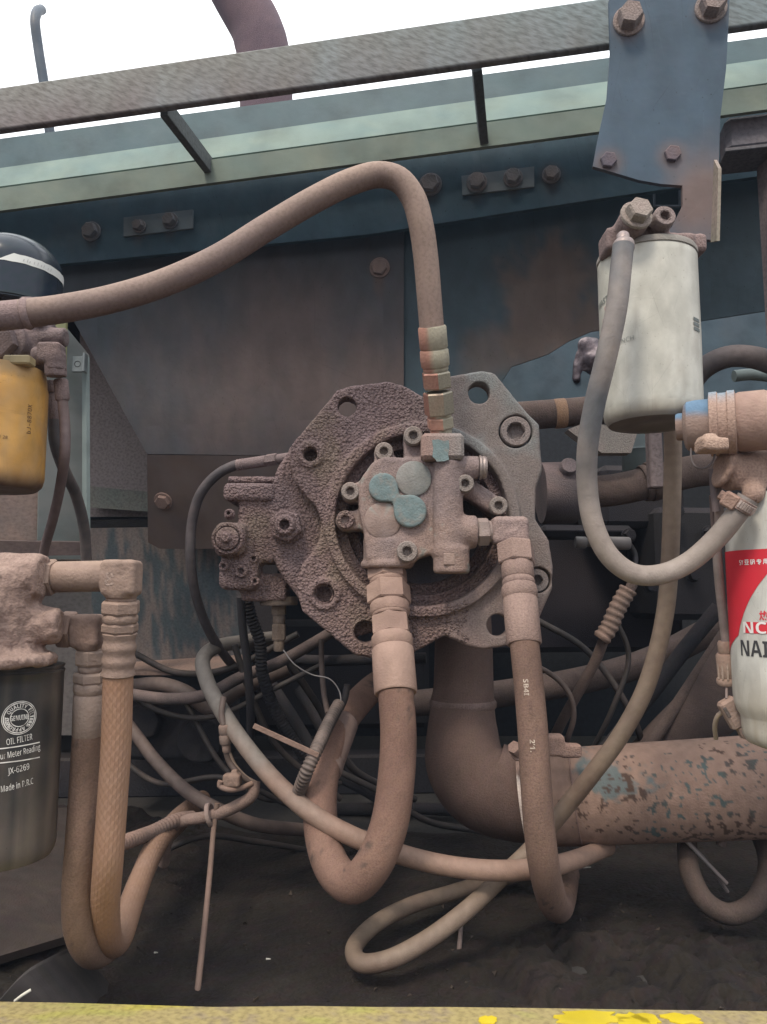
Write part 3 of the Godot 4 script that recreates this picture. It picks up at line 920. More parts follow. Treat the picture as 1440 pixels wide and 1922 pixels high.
func left_side() -> void:
	# --- black domed canister
	var d := 1.08
	var b := P(20, 585, d)
	var r := sz(88, d)
	var o := thing("domed_canister", "glossy black domed canister with a torn white label band, upper left", "canister", b)
	var pr := [Vector2(0, 0), Vector2(r, 0.0), Vector2(r * 1.0, sz(75, d))]
	for k in range(1, 9):
		var an := k / 8.0 * PI / 2
		pr.append(Vector2(r * cos(an), sz(75, d) + sz(68, d) * sin(an)))
	upright_can(o, b, pr, "body", M.gloss, paint(Color(0.016, 0.026, 0.04), Color(0.08, 0.08, 0.085), 0.0, 0.3))
	var mb := MB.new()
	mb.lathe(b + Vector3.UP * sz(2, d), Vector3.UP, [Vector2(r, 0), Vector2(r + 0.002, 0.001), Vector2(r + 0.002, 0.004), Vector2(r, 0.005)], 64)
	put(mb, "seam", M.gloss, o, paint(Color(0.02, 0.03, 0.04)))
	mb = MB.new()
	var map := drum(b, r, 0.0007)
	var y0 := sz(62, d)
	var hb := sz(15, d)
	var outline := PackedVector2Array()
	for k in 15: outline.append(Vector2(lerpf(-0.02, r * 1.5, k / 14.0), y0 + 0.0004 * sin(k * 2.1)))
	for k in 15: outline.append(Vector2(lerpf(r * 1.5, 0.0, k / 14.0) , y0 + hb + 0.0004 * sin(k * 3.7)))
	mb.cells(outline, 0.012, map)
	mb.cells(PackedVector2Array([Vector2(-0.09, y0 + 0.003), Vector2(-0.034, y0 + 0.001), Vector2(-0.03, y0 + 0.008), Vector2(-0.038, y0 + hb), Vector2(-0.09, y0 + hb)]), 0.012, map)
	put(mb, "label_band", M.print, o, paint(Color(0.66, 0.68, 0.66), Color(0.4, 0.4, 0.38), 0.05, 0))
	mb = MB.new()
	for s in [[0.012, 0.5], [0.017, 0.7], [0.02, 0.4], [0.026, 0.6], [0.031, 0.7], [0.036, 0.5], [0.04, 0.6], [0.047, 0.5], [0.052, 0.65]]: stroke(mb, Vector2(s[0], y0 + hb * 0.25), Vector2(s[0] + 0.001, y0 + hb * (0.25 + s[1] * 0.6)), 0.0011, drum(b, r, 0.0012))
	put(mb, "label_print", M.print, o, paint(Color(0.42, 0.43, 0.42)))
	# neck and mount of the canister, dusty cast lumps
	o = thing("filter_mount", "dusty grey-brown cast mount block with fittings above the yellow filter", "mount", P(30, 690, 1.0))
	var t := facing(40, 640, 1.02)
	mb = MB.new()
	var hexa := func(p: Vector3) -> float:
		var v := rbox(p, Vector3(-0.01, 0, -0.02), Vector3(0.043, 0.036, 0.03), 0.008)
		v = smin(v, rod(p, Vector3(-0.01, -0.01, -0.03), Vector3(-0.01, -0.01, 0.03), 0.03), 0.01)
		v = smin(v, rod(p, Vector3(0.0, 0.005, 0), Vector3(0.062, 0.005, 0), 0.013), 0.006)
		v = smin(v, rbox(p, Vector3(0.02, 0.036, 0.0), Vector3(0.018, 0.02, 0.02), 0.004), 0.008)
		return v + 0.0012 * n2.get_noise_3dv(p * 2)
	mb.field(hexa, Vector3(-0.07, -0.06, -0.07), Vector3(0.08, 0.08, 0.05), 0.0035, t)
	put(mb, "casting", M.cast, o, paint(GREY, PINK, 0.35))
	bolt(o, t * Vector3(-0.012, -0.012, 0.028), Vector3(0.15, -0.1, 1).normalized(), 0.024, 0.02, M.cast, paint(GREY, PINK, 0.35), false, "hex_plug")
	bolt(o, t * Vector3(-0.034, 0.006, 0.014), Vector3(-0.1, 0.6, 0.7).normalized(), 0.02, 0.016, M.cast, paint(GREY, PINK, 0.3), false, "hex_plug")
	stack(o, P(64, 668, 1.0), P(82, 668, 1.0), [["collar", 0, 1, 0.012, 0]], M.cast, paint(GREY, PINK, 0.3))
	mb = MB.new()
	var e1 := facing(102, 664, 1.0)
	mb.field(func(p: Vector3) -> float:
		return smin(rbox(p, Vector3(-0.004, 0, 0), Vector3(0.016, 0.014, 0.013), 0.006), rod(p, Vector3(0.002, 0, 0), Vector3(0.004, -0.024, 0), 0.0125), 0.005) + 0.0008 * n2.get_noise_3dv(p * 2), Vector3(-0.03, -0.035, -0.025), Vector3(0.03, 0.025, 0.025), 0.0028, e1)
	put(mb, "elbow", M.cast, o, paint(GREY, PINK, 0.4))
	stack(o, P(104, 676, 1.0), P(106, 714, 1.0), [["hex_nut", 0.0, 0.8, 0.0145, 1]], M.cast, paint(GREY, PINK, 0.4))
	# --- yellow filter
	d = 0.98
	b = P(-16, 922, d)
	r = sz(90, d)
	var hh := sz(232, d)
	o = thing("yellow_filter", "mustard yellow spin-on filter can stained brown near its base, left edge", "oil filter", b)
	upright_can(o, b, [Vector2(0, 0.003), Vector2(r * 0.5, 0.001), Vector2(r * 0.86, 0.002), Vector2(r * 0.96, 0.008), Vector2(r, 0.018), Vector2(r, hh * 0.84), Vector2(r * 0.985, hh * 0.86), Vector2(r * 0.97, hh * 0.88), Vector2(r * 0.97, hh * 0.9), Vector2(r * 0.95, hh * 0.95), Vector2(r * 0.93, hh), Vector2(0, hh)], "can_body", M.can, func(p: Vector3, n: Vector3) -> Color:
		var hgt := (p.y - b.y) / hh
		var a := n1.get_noise_3dv(Vector3(p.x, p.y * 0.4, p.z) * 1.4)
		var f := n2.get_noise_3dv(Vector3(p.x, p.y * 0.5, p.z))
		var c := Color(0.64, 0.345, 0.085).lerp(Color(0.44, 0.225, 0.07), clampf(0.35 + a * 0.9 + f * 0.4, 0, 1))
		c = c.lerp(Color(0.12, 0.07, 0.06), smoothstep(0.17, 0.02, hgt + a * 0.06))
		return c.lerp(Color(0.5, 0.36, 0.2), clampf(0.2 + smoothstep(0.85, 1.0, hgt) * 0.5 + f * 0.4, 0, 0.7)))
	mb = MB.new()
	map = drum(b, r, 0.0006)
	var q := on_drum(b, r, 55, 787)
	letters(mb, "bJ-8870X", 0.0062, q, map, PI / 2, 0.95, "Droid Sans Mono")
	q = on_drum(b, r, 3, 820)
	letters(mb, "GF 28", 0.004, q, map)
	put(mb, "print", M.print, o, paint(Color(0.06, 0.035, 0.03)))
	mb = MB.new()
	mb.box(Transform3D(Basis(), b + Vector3(0.045, hh + 0.002, 0.035)), Vector3(0.034, 0.012, 0.02), 0.002)
	put(mb, "rim_tab", M.can, o, paint(Color(0.45, 0.36, 0.2)))
	# --- green upright with its clip
	o = thing("green_post", "pale green painted steel upright with small clip behind the yellow filter", "post", P(140, 1040, 1.42))
	strip(o, "post_face", [70, 1065, 1.40, 168, 1065, 1.46, 166, 668, 1.46, 80, 560, 1.40], 0.006, M.sheet, paint(Color(0.20, 0.235, 0.235), Color(0.23, 0.20, 0.19), 0.25, 0.0), 0.015)
	strip(o, "post_edge", [163, 1065, 1.415, 170, 1065, 1.42, 168, 672, 1.42, 162, 664, 1.415], 0.02, M.sheet, paint(Color(0.27, 0.33, 0.33)), 0.02)
	strip(o, "yellow_strip", [96, 690, 1.38, 122, 690, 1.38, 124, 594, 1.38, 96, 590, 1.38], 0.008, M.sheet, paint(Color(0.42, 0.42, 0.2), Color(0.3, 0.34, 0.25), 0.2, 0.0), 0.015)
	t = facing(150, 684, 1.40)
	mb = MB.new()
	mb.box(Transform3D(t.basis, t * Vector3(0, 0, 0)), Vector3(0.028, 0.03, 0.006), 0.001)
	mb.box(Transform3D(t.basis, t * Vector3(0.013, 0, 0.008)), Vector3(0.004, 0.036, 0.016), 0.001)
	put(mb, "clip", M.sheet, o, paint(Color(0.22, 0.25, 0.26)))
	mb = MB.new()
	mb.lathe(t * Vector3(-0.003, 0, 0.0035), t.basis.z, [Vector2(0.006, 0), Vector2(0.0055, 0.0005), Vector2(0.004, -0.002), Vector2(0, -0.002)], 16)
	put(mb, "clip_hole", M.sheet, o, paint(Color(0.05, 0.05, 0.055)))
	# grey plate and tank in the gap
	o = thing("grey_sheet", "pale grey dusty sheet metal seen in the gap left of the guard plate", "panel", P(220, 930, 1.85))
	strip(o, "sheet", [150, 970, 1.85, 330, 970, 1.85, 330, 600, 1.85, 150, 600, 1.85], 0.01, M.worn, paint(Color(0.33, 0.29, 0.285), Color(0.26, 0.22, 0.21), 0.1, 0.0), 0.015)
	strip(o, "green_strip", [160, 952, 1.80, 330, 964, 1.80, 330, 928, 1.80, 160, 912, 1.80], 0.01, M.worn, paint(Color(0.20, 0.23, 0.21), Color(0.26, 0.22, 0.19), 0.3, 0.0), 0.015)
	strip(o, "black_seal", [160, 995, 1.79, 330, 992, 1.79, 330, 974, 1.79, 160, 976, 1.79], 0.03, M.dusty, paint(Color(0.02, 0.02, 0.022), Color(0.12, 0.1, 0.1), 0.0, 0.4), 0.01)
	o = thing("fuel_tank", "dusty tank side with vertical blue paint streaks beneath the guard plate", "tank", P(300, 1240, 1.78))
	var tt := plane3(P(170, 1250, 1.76), P(440, 1250, 1.70), P(170, 990, 1.76))
	plate_on(o, "tank_side", tt, [140, 992, 300, 990, 470, 1000, 470, 1215, 430, 1246, 140, 1256], 0.2, M.worn, func(p: Vector3, n: Vector3) -> Color:
		var l: Vector3 = tt.affine_inverse() * p
		var s := n1.get_noise_3d(l.x * 5.0, l.y * 0.6, 3.0) + 0.7 * n2.get_noise_3d(l.x * 2.0, l.y * 0.2, 7.0) + 0.25
		var e := n1.get_noise_3d(l.x, l.y, 11.0)
		var k := smoothstep(-0.2, 0.6, s + e * 0.6 - 0.35 * smoothstep(0.17, 0.3, l.y) - 0.5 * smoothstep(0.08, 0.0, l.y) + 0.1)
		return Color(0.165, 0.142, 0.137).lerp(Color(0.06, 0.08, 0.093), k) * (1.0 + 0.2 * e), 0.007)
	plate_on(o, "tank_foot", plane3(P(140, 1262, 1.66), P(440, 1240, 1.62), P(140, 1250, 1.76)), [140, 1262, 380, 1262, 470, 1236, 470, 1212, 140, 1240], 0.006, M.worn, paint(Color(0.25, 0.19, 0.165), DUST, 0.3, 0.0), 0.02)
	o = thing("dark_shelf", "narrow dark brown shelf edge behind the upper elbow fitting", "shelf", P(80, 1030, 1.3))
	strip(o, "shelf_edge", [-60, 1045, 1.25, 166, 1042, 1.34, 166, 1018, 1.34, -60, 1014, 1.25], 0.05, M.worn, paint(Color(0.10, 0.075, 0.075), Color(0.2, 0.15, 0.13), 0.15), 0.02)
	strip(o, "wall_below", [-60, 1380, 1.30, 172, 1380, 1.40, 172, 1050, 1.40, -60, 1050, 1.30], 0.01, M.worn, paint(Color(0.17, 0.16, 0.155), Color(0.21, 0.17, 0.15), 0.2, 0.0), 0.02)
	strip(o, "wall_above", [-60, 1014, 1.36, 100, 1014, 1.42, 100, 880, 1.42, -60, 880, 1.36], 0.01, M.worn, paint(Color(0.22, 0.18, 0.165), DUST, 0.2, 0.0), 0.02)
	# --- black oil filter and its head
	d = 0.78
	b = P(-8, 1612, d)
	r = sz(104, d)
	hh = sz(358, d)
	o = thing("black_filter", "black oil filter can printed OIL FILTER in white under dust, lower left", "oil filter", b)
	upright_can(o, b, [Vector2(0, 0.004), Vector2(r * 0.6, 0.0), Vector2(r * 0.93, 0.003), Vector2(r * 0.985, 0.009), Vector2(r, 0.016), Vector2(r, hh * 0.955), Vector2(r * 1.015, hh * 0.96), Vector2(r * 1.015, hh * 0.972), Vector2(r * 0.985, hh * 0.976), Vector2(r * 0.985, hh * 0.985), Vector2(r * 1.01, hh * 0.99), Vector2(r * 1.01, hh), Vector2(0, hh)], "can_body", M.can, func(p: Vector3, n: Vector3) -> Color:
		var hgt := (p.y - b.y) / hh
		var ang := atan2(p.x - b.x, p.z - b.z)
		var s := n1.get_noise_3d(ang * 0.5, p.y * 0.15, 2.0) + 0.5 * n2.get_noise_3d(ang * 0.35, p.y * 0.12, 5.0)
		var e := n1.get_noise_3dv(p)
		var k := clampf(0.25 + s * 0.5 + 0.3 * smoothstep(0.45, 0.1, hgt) + e * 0.3 - 0.25 * smoothstep(0.55, 0.62, hgt) * smoothstep(0.85, 0.75, hgt), 0, 1)
		return Color(0.038, 0.038, 0.038).lerp(Color(0.17, 0.135, 0.112), k))
	mb = MB.new()
	map = drum(b, r, 0.0006)
	q = on_drum(b, r, 37, 1347)
	var k1 := 0.0166
	ring(mb, q, k1 * 0.96, k1, map)
	ring(mb, q, k1 * 0.86, k1 * 0.92, map)
	ring(mb, q, k1 * 0.50, k1 * 0.545, map)
	letters(mb, "GENUINE", 0.0050, q, map, 0.05, 0.58, "Droid Sans", true)
	letters(mb, "BEST  QUALITY  FILTERS", 0.0036, q, map, 0.0, 0.9, "Droid Sans", true, k1 * 0.705)
	letters(mb, "100% APPROVED", 0.0036, q, map, PI, 0.9, "Droid Sans", true, k1 * 0.705)
	for s in [[37, 1388, "OIL FILTER", 0.0060, 0.62], [34, 1413, "Hour Meter Reading", 0.0060, 0.60], [36, 1443, "JX-6269", 0.0060, 0.72], [33, 1474, "Made in P.R.C", 0.0060, 0.60]]:
		q = on_drum(b, r, s[0], s[1])
		letters(mb, s[2], s[3], q, map, 0.11, s[4])
	for s in [[-30, 1408, 74, 1393], [-30, 1434, 74, 1421]]:
		stroke(mb, on_drum(b, r, s[0], s[1]), on_drum(b, r, s[2], s[3]), 0.0011, map)
	put(mb, "print", M.print, o, worn_print(Color(0.70, 0.68, 0.64), Color(0.2, 0.17, 0.15), 0.15))
	o = thing("oil_filter_manifold", "thickly dust-caked cast filter head on top of the black oil filter", "filter head", b + Vector3.UP * hh)
	t = facing(-4, 1140, d)
	var u := sz(1, d)
	mb = MB.new()
	mb.field(func(p: Vector3) -> float:
		var v := rod(p, Vector3(0, -108 * u, 0), Vector3(0, -86 * u, 0), 107 * u, 0.005)
		v = smin(v, rod(p, Vector3(0, -95 * u, 0), Vector3(0, 70 * u, 0), 72 * u, 0.010), 0.016)
		v = smin(v, rod(p, Vector3(-60 * u, 62 * u, 0.0), Vector3(84 * u, 60 * u, 0.0), 41 * u, 0.005), 0.012)
		v = smin(v, rod(p, Vector3(0, -35 * u, 0.0), Vector3(112 * u, -35 * u, -0.01), 34 * u, 0.005), 0.012)
		v = smin(v, (p - Vector3(20 * u, -8 * u, 80 * u)).length() - 14 * u, 0.02)
		v = smin(v, (p - Vector3(8 * u, -70 * u, 92 * u)).length() - 12 * u, 0.012)
		return v + 0.0022 * n1.get_noise_3dv(p * 7.0) + 0.0016 * n2.get_noise_3dv(p * 2.0), Vector3(-0.075, -0.075, -0.075), Vector3(0.085, 0.068, 0.08), 0.0032, t)
	put(mb, "casting", M.cast, o, paint(Color(0.25, 0.175, 0.15), Color(0.38, 0.28, 0.235), 0.35, 0.35))
	# --- upper fitting and its braided hose
	d = 0.80
	var dirt := paint(Color(0.20, 0.145, 0.125), Color(0.36, 0.26, 0.21), 0.45, 0.35)
	o = thing("braided_hose", "orange-brown woven hose hanging from the upper elbow of the filter head", "hose", P(222, 1100, d), "hoses hanging from the filter head")
	stack(o, P(80, 1084, d), P(120, 1083, d), [["hex_nut", 0.0, 0.6, sz(35, d), 1, 0.3], ["collar", 0.6, 1.0, sz(26, d), 0]], M.dusty, dirt)
	stack(o, P(104, 1083, d), P(200, 1081, d), [["tube_stub", 0, 1, sz(29, d), 0]], M.dusty, dirt)
	t = facing(229, 1086, d)
	mb = MB.new()
	mb.field(func(p: Vector3) -> float:
		var v := rbox(p, Vector3(0, 0.001, 0), Vector3(33 * u, 34 * u, 30 * u), 0.005)
		v = smin(v, rod(p, Vector3(-45 * u, 4 * u, 0), Vector3(0, 4 * u, 0), 27 * u), 0.006)
		v = smin(v, rod(p, Vector3(0, 0, 0), Vector3(-1 * u, -40 * u, 0), 28 * u), 0.005)
		return v + 0.0006 * n2.get_noise_3dv(p * 2), Vector3(-0.035, -0.032, -0.026), Vector3(0.03, 0.03, 0.026), 0.0027, t)
	put(mb, "elbow", M.dusty, o, dirt)
	mb = MB.new()
	letters(mb, "8", 0.014, Vector2.ZERO, func(w: Vector2): return [t * Vector3(w.x - 0.007, w.y - 0.001, 30 * u + 0.0008), t.basis.z], 0, 1.1, "Droid Sans", true)
	put(mb, "raised_number", M.cast, o, paint(Color(0.34, 0.26, 0.22)))
	stack(o, P(228, 1116, d), P(222, 1268, d), [["thread", 0, 0.09, sz(27, d), 0], ["hex_nut", 0.075, 0.24, sz(36.5, d), 1, 0.15], ["collar", 0.24, 0.35, sz(32, d), 0], ["hex_neck", 0.35, 0.47, sz(34, d), 1, 0.3], ["ferrule", 0.47, 1.0, sz(31, d), 2]], M.dusty, dirt)
	mb = pipe([222, 1262, d, 218, 1400, d, 210, 1520, d, 203, 1620, d, 198, 1700, 0.83, 205, 1765, 0.88, 226, 1760, 0.96, 250, 1690, 1.03, 285, 1600, 1.13, 330, 1540, 1.25, 380, 1500, 1.4], sz(27.5, d), 0.006, 26)
	put(mb, "hose_body", M.woven, o, paint(Color(0.29, 0.165, 0.105), Color(0.25, 0.165, 0.125), 0.4, 0.3))
	# --- lower fitting and plain hose
	d = 0.83
	var dirt2 := paint(Color(0.22, 0.155, 0.135), Color(0.36, 0.255, 0.21), 0.45, 0.3)
	o = thing("plain_hose", "plain brown hose on the lower elbow of the filter head, crinkled near its bend", "hose", P(170, 1180, d), "hoses hanging from the filter head")
	stack(o, P(96, 1180, d), P(150, 1182, d), [["neck", 0, 0.35, sz(28, d), 0], ["hex_nut", 0.3, 0.8, sz(35, d), 1, 0.25], ["collar", 0.8, 1.0, sz(27, d), 0]], M.dusty, dirt2)
	t = facing(165, 1184, d)
	mb = MB.new()
	mb.field(func(p: Vector3) -> float:
		var v := rbox(p, Vector3(0, 0.0, 0), Vector3(30 * u, 33 * u, 28 * u), 0.006)
		v = smin(v, rod(p, Vector3(4 * u, 0, 0), Vector3(4 * u, -40 * u, 0), 24 * u), 0.005)
		v = minf(v, rbox(p, Vector3(2 * u, 4 * u, 28 * u), Vector3(15 * u, 17 * u, 2 * u), 0.001))
		return v + 0.0006 * n2.get_noise_3dv(p * 2), Vector3(-0.03, -0.032, -0.026), Vector3(0.03, 0.03, 0.026), 0.0027, t)
	put(mb, "elbow", M.dusty, o, dirt2)
	stack(o, P(171, 1214, d), P(165, 1382, d), [["neck", 0, 0.05, sz(22, d), 0], ["hex_nut", 0.03, 0.2, sz(28, d), 1, 0.2], ["collar", 0.2, 0.28, sz(22, d), 0], ["hex_neck", 0.28, 0.4, sz(30, d), 1, 0.4], ["ring", 0.4, 0.52, sz(28.5, d), 3], ["ferrule", 0.52, 1.0, sz(28.5, d), 0]], M.dusty, paint(Color(0.33, 0.25, 0.215), Color(0.44, 0.345, 0.295), 0.5, 0.3))
	mb = pipe([165, 1376, d, 160, 1460, d, 152, 1580, 0.82, 146, 1660, 0.82, 148, 1740, 0.83, 172, 1788, 0.87, 210, 1770, 0.95, 240, 1710, 1.02, 268, 1640, 1.1, 300, 1580, 1.2, 350, 1530, 1.35], sz(28, d), 0.005, 26)
	for i in mb.v.size():   # crinkles where the cover has buckled
		var p := mb.v[i]
		var w := smoothstep(1.02, 0.96, p.y) * smoothstep(-0.95, -0.88, p.z)
		mb.v[i] = p + mb.n[i] * w * 0.0018 * sin(p.y * 900.0 + 3.0 * n2.get_noise_3dv(p))
	put(mb, "hose_body", M.rough_hose, o, rubber(Color(0.20, 0.132, 0.10), Color(0.30, 0.20, 0.152), -0.05))
	# --- two thin lines beside the yellow filter
	d = 1.02
	o = thing("thin_hose", "thin mauve-brown hose dropping from the elbow beside the yellow filter", "hose", P(112, 700, d), "thin hoses behind the yellow filter")
	stack(o, P(114, 712, d), P(118, 752, d), [["ferrule", 0, 1, sz(13, d), 0]], M.cast, paint(GREY, PINK, 0.4))
	put(pipe([117, 745, d, 122, 800, d, 122, 850, d, 112, 920, 1.06, 98, 980, 1.1, 84, 1030, 1.14, 78, 1080, 1.17], sz(9.5, d)), "hose_body", M.hose, o, paint(Color(0.19, 0.145, 0.145), PINK, 0.2))
	o = thing("thin_hose", "thin hose with pale crimped end crossing behind the other, near the green post", "hose", P(100, 720, 1.08), "thin hoses behind the yellow filter")
	stack(o, P(101, 715, 1.08), P(101, 790, 1.08), [["neck", 0, 0.3, sz(14, 1.08), 0], ["ferrule", 0.3, 1, sz(11, 1.08), 0]], M.cast, paint(GREY, PINK, 0.45))
	put(pipe([101, 785, 1.08, 104, 830, 1.09, 120, 880, 1.12, 143, 930, 1.18, 158, 990, 1.22, 163, 1060, 1.25], sz(11, 1.1)), "hose_body", M.hose, o, paint(Color(0.10, 0.10, 0.11), Color(0.26, 0.2, 0.18), 0.4))

var pt := Transform3D()
func Z(x: float, y: float, lift := 0.0) -> Vector2:
	return on(pt, 480.0 + x * 0.40278, 640.0 + y * 0.40278, lift)
func Z3(x: float, y: float, lift := 0.0) -> Vector3:
	var q := Z(x, y, lift)
	return Vector3(q.x, q.y, lift)
func Zs(a: Array, lift := 0.0) -> PackedVector2Array:
	var out := PackedVector2Array()
	for i in range(0, a.size(), 2): out.append(Z(a[i], a[i + 1], lift))
	return out
# a flat outline's distance, laid out on a grid once and looked up after
func outline(poly: PackedVector2Array, lo: Vector2, hi: Vector2, st: float) -> Callable:
	var nx := ceili((hi.x - lo.x) / st) + 2
	var ny := ceili((hi.y - lo.y) / st) + 2
	var g := PackedFloat32Array()
	g.resize(nx * ny)
	for j in ny:
		for i in nx: g[j * nx + i] = poly_dist(lo + Vector2(i, j) * st, poly)
	return func(x: float, y: float) -> float:
		var u := clampf((x - lo.x) / st, 0, nx - 1.001)
		var v := clampf((y - lo.y) / st, 0, ny - 1.001)
		var i := int(u)
		var j := int(v)
		u -= i; v -= j
		var k := j * nx + i
		return lerpf(lerpf(g[k], g[k + 1], u), lerpf(g[k + nx], g[k + nx + 1], u), v)

func pump() -> void:
	pt = facing(792, 974, 1.15, 0.0)
	var u := sz(0.40278, 1.15)      # one unit of the survey of the pump, in metres
	var o := thing("hydraulic_pump", "hydraulic pump with broad dust-crusted mounting flange and small gear pump in its middle", "hydraulic pump", pt.origin)
	var crust_c := func(p: Vector3, n: Vector3) -> Color:
		var l: Vector3 = pt.affine_inverse() * p
		var a := n1.get_noise_3dv(p)
		var b := n2.get_noise_3dv(p)
		var c := Color(0.25, 0.192, 0.193).lerp(Color(0.275, 0.198, 0.178), clampf(0.4 - l.y * 2.0 + a, 0, 1))
		return c.lerp(Color(0.25, 0.215, 0.165), clampf(a * 1.2 - 0.2, 0, 0.5)) * (1.0 + 0.15 * b)
	var clean_c := func(p: Vector3, n: Vector3) -> Color:
		var l: Vector3 = pt.affine_inverse() * p
		var a := n1.get_noise_3dv(p)
		var b := n2.get_noise_3dv(p)
		var c := Color(0.235, 0.205, 0.195).lerp(Color(0.28, 0.215, 0.20), clampf(0.35 - l.y * 2.5 + a * 1.2, 0, 1))
		return c.lerp(Color(0.22, 0.27, 0.28), clampf(a * 1.6 + 0.05, 0, 0.6) * smoothstep(-0.05, 0.1, l.y)) * (1.0 + 0.13 * b)
	# -- flange plate
	var lo := Vector3(-0.30, -0.25, -0.055)
	var hi := Vector3(0.24, 0.28, 0.03)
	var main := Zs([380, 225, 450, 203, 620, 185, 700, 210, 790, 262, 850, 205, 905, 160, 1060, 133, 1112, 147, 1280, 345, 1325, 388, 1337, 600, 1308, 690, 1308, 830, 1368, 930, 1390, 1050, 1385, 1150, 1330, 1280, 1285, 1350, 1180, 1420, 1060, 1442, 985, 1425, 880, 1372, 800, 1420, 730, 1455, 600, 1492, 460, 1462, 215, 1258, 198, 1195, 190, 1110, 215, 1040, 262, 985, 298, 920, 305, 840, 280, 770, 225, 715, 178, 650, 158, 570, 162, 490])
	var mo := outline(main, Vector2(lo.x, lo.y), Vector2(hi.x, hi.y), 0.004)
	var c0 := Z(775, 830)
	var R1 := 452.0 * u
	var R0 := 402.0 * u
	var holes := []
	for q in [[425, 305, 45], [255, 530, 33], [320, 1180, 46], [510, 1357, 50], [1043, 240, 51], [1130, 1325, 50], [1213, 420, 78], [1318, 1115, 60]]:
		holes.append([Z(q[0], q[1]), q[2] * u])
	var rims := [[Z(255, 530), 62 * u], [Z(320, 1180), 72 * u]]
	var dimple := Z(1283, 640)
	var flange := func(p: Vector3) -> float:
		var q := Vector2(p.x, p.y)
		var d2: float = mo.call(p.x, p.y)
		var rr := q.distance_to(c0)
		var rough := smoothstep(0.08, -0.1, p.x)
		var n := 0.0011 * n3.get_noise_3dv(p * 3.2) * (0.35 + rough) + 0.0012 * n1.get_noise_3dv(p * 2.0)
		var v := smax(d2, absf(p.z + 0.017) - 0.017, 0.007)
		v = smin(v, maxf(rr - R1, maxf(-p.z - 0.01, p.z - 0.013)), 0.006)
		for h in rims:
			v = smin(v, maxf(absf(q.distance_to(h[0]) - h[1] * 0.78) - h[1] * 0.22, maxf(p.z - 0.005, -p.z - 0.02)), 0.004)
		v = smax(v, R0 - rr, 0.006)
		for h in holes: v = smax(v, h[1] - q.distance_to(h[0]), 0.0035)
		return v + n
	var mb := MB.new()
	mb.field(flange, lo, hi, 0.003, pt)
	# crusted left, cleaner right: two pieces of the same casting surface share one mesh; tone follows the crust
	var isx := pt.affine_inverse()
	put(mb, "mounting_flange", M.crust, o, func(p: Vector3, n: Vector3) -> Color:
		var l: Vector3 = isx * p
		return crust_c.call(p, n).lerp(clean_c.call(p, n), smoothstep(-0.02, 0.07, l.x + l.y * 0.15 + 0.05 * n1.get_noise_3dv(p))), "", "", M.cast, func(p: Vector3) -> bool:
		var l: Vector3 = isx * p
		return l.x + l.y * 0.15 + 0.04 * n2.get_noise_3dv(p) > 0.035)
	# -- rear cover bulging left, behind the flange
	var cl := Z(470, 820, -0.03)
	var arc := Zs([165, 480, 95, 600, 62, 700, 48, 850, 58, 960, 95, 1060, 135, 1125, 190, 1190, 240, 1260, 420, 1400, 700, 1300, 700, 500, 300, 430], -0.026)
	var ao := outline(arc, Vector2(lo.x - 0.03, lo.y), Vector2(hi.x, hi.y), 0.004)
	mb = MB.new()
	mb.field(func(p: Vector3) -> float:
		var v := smax(ao.call(p.x, p.y), absf(p.z + 0.055) - 0.03, 0.012)
		v = smax(v, 0.125 - Vector2(p.x, p.y).distance_to(c0), 0.004)
		return v + 0.0011 * n3.get_noise_3dv(p * 3.2) + 0.0015 * n1.get_noise_3dv(p * 2.0), Vector3(-0.32, -0.25, -0.1), Vector3(0.02, 0.2, -0.01), 0.0034, pt)
	put(mb, "rear_cover", M.crust, o, crust_c)
	mb = MB.new()   # floor of the round recess
	mb.lathe(pt * Vector3(c0.x, c0.y, -0.05), pt.basis.z, [Vector2(R0 * 1.1, -0.06), Vector2(R0 * 1.1, 0), Vector2(R0 * 0.8, 0.0), Vector2(R0 * 0.78, 0.008), Vector2(0, 0.008)], 48)
	put(mb, "recess_floor", M.cast, o, paint(Color(0.11, 0.11, 0.13), Color(0.2, 0.16, 0.16), 0.15))
	mb = MB.new()   # stepped seat inside the ring
	mb.lathe(pt * Vector3(c0.x, c0.y, -0.04), pt.basis.z, [Vector2(R0 * 1.05, 0.022), Vector2(R0 * 0.9, 0.026), Vector2(R0 * 0.88, 0.024), Vector2(R0 * 0.87, 0.008), Vector2(R0 * 0.76, 0.008), Vector2(R0 * 0.74, 0.0)], 72)
	put(mb, "stepped_ring", M.crust, o, crust_c)
	mb = MB.new()   # barrel of the pump behind
	mb.lathe(pt * Vector3(c0.x, c0.y, -0.32), pt.basis.z, [Vector2(0, 0), Vector2(0.12, 0), Vector2(0.14, 0.03), Vector2(0.14, 0.26), Vector2(0.1, 0.262)], 40)
	put(mb, "pump_barrel", M.cast, o, paint(Color(0.12, 0.11, 0.12), PINK, 0.2))
	# -- bolts and screws of the flange
	var hb := Z3(147, 865, -0.024)
	mb = MB.new()
	mb.lathe(pt * hb, pt.basis.z, [Vector2(82 * u, -0.004), Vector2(82 * u, 0.003), Vector2(76 * u, 0.005), Vector2(0, 0.005)], 28)
	mb.lathe(pt * hb, pt.basis.z, [Vector2(78 * u, 0), Vector2(78 * u, 0.022), Vector2(70 * u, 0.025), Vector2(40 * u, 0.025)], 6, Vector3.UP, 0.2)
	mb.lathe(pt * hb, pt.basis.z, [Vector2(50 * u, 0.023), Vector2(48 * u, 0.031), Vector2(40 * u, 0.034), Vector2(26 * u, 0.034), Vector2(24 * u, 0.032), Vector2(23 * u, 0.018), Vector2(0, 0.018)], 24)
	put(mb, "flange_nut", M.crust, o, crust_c)
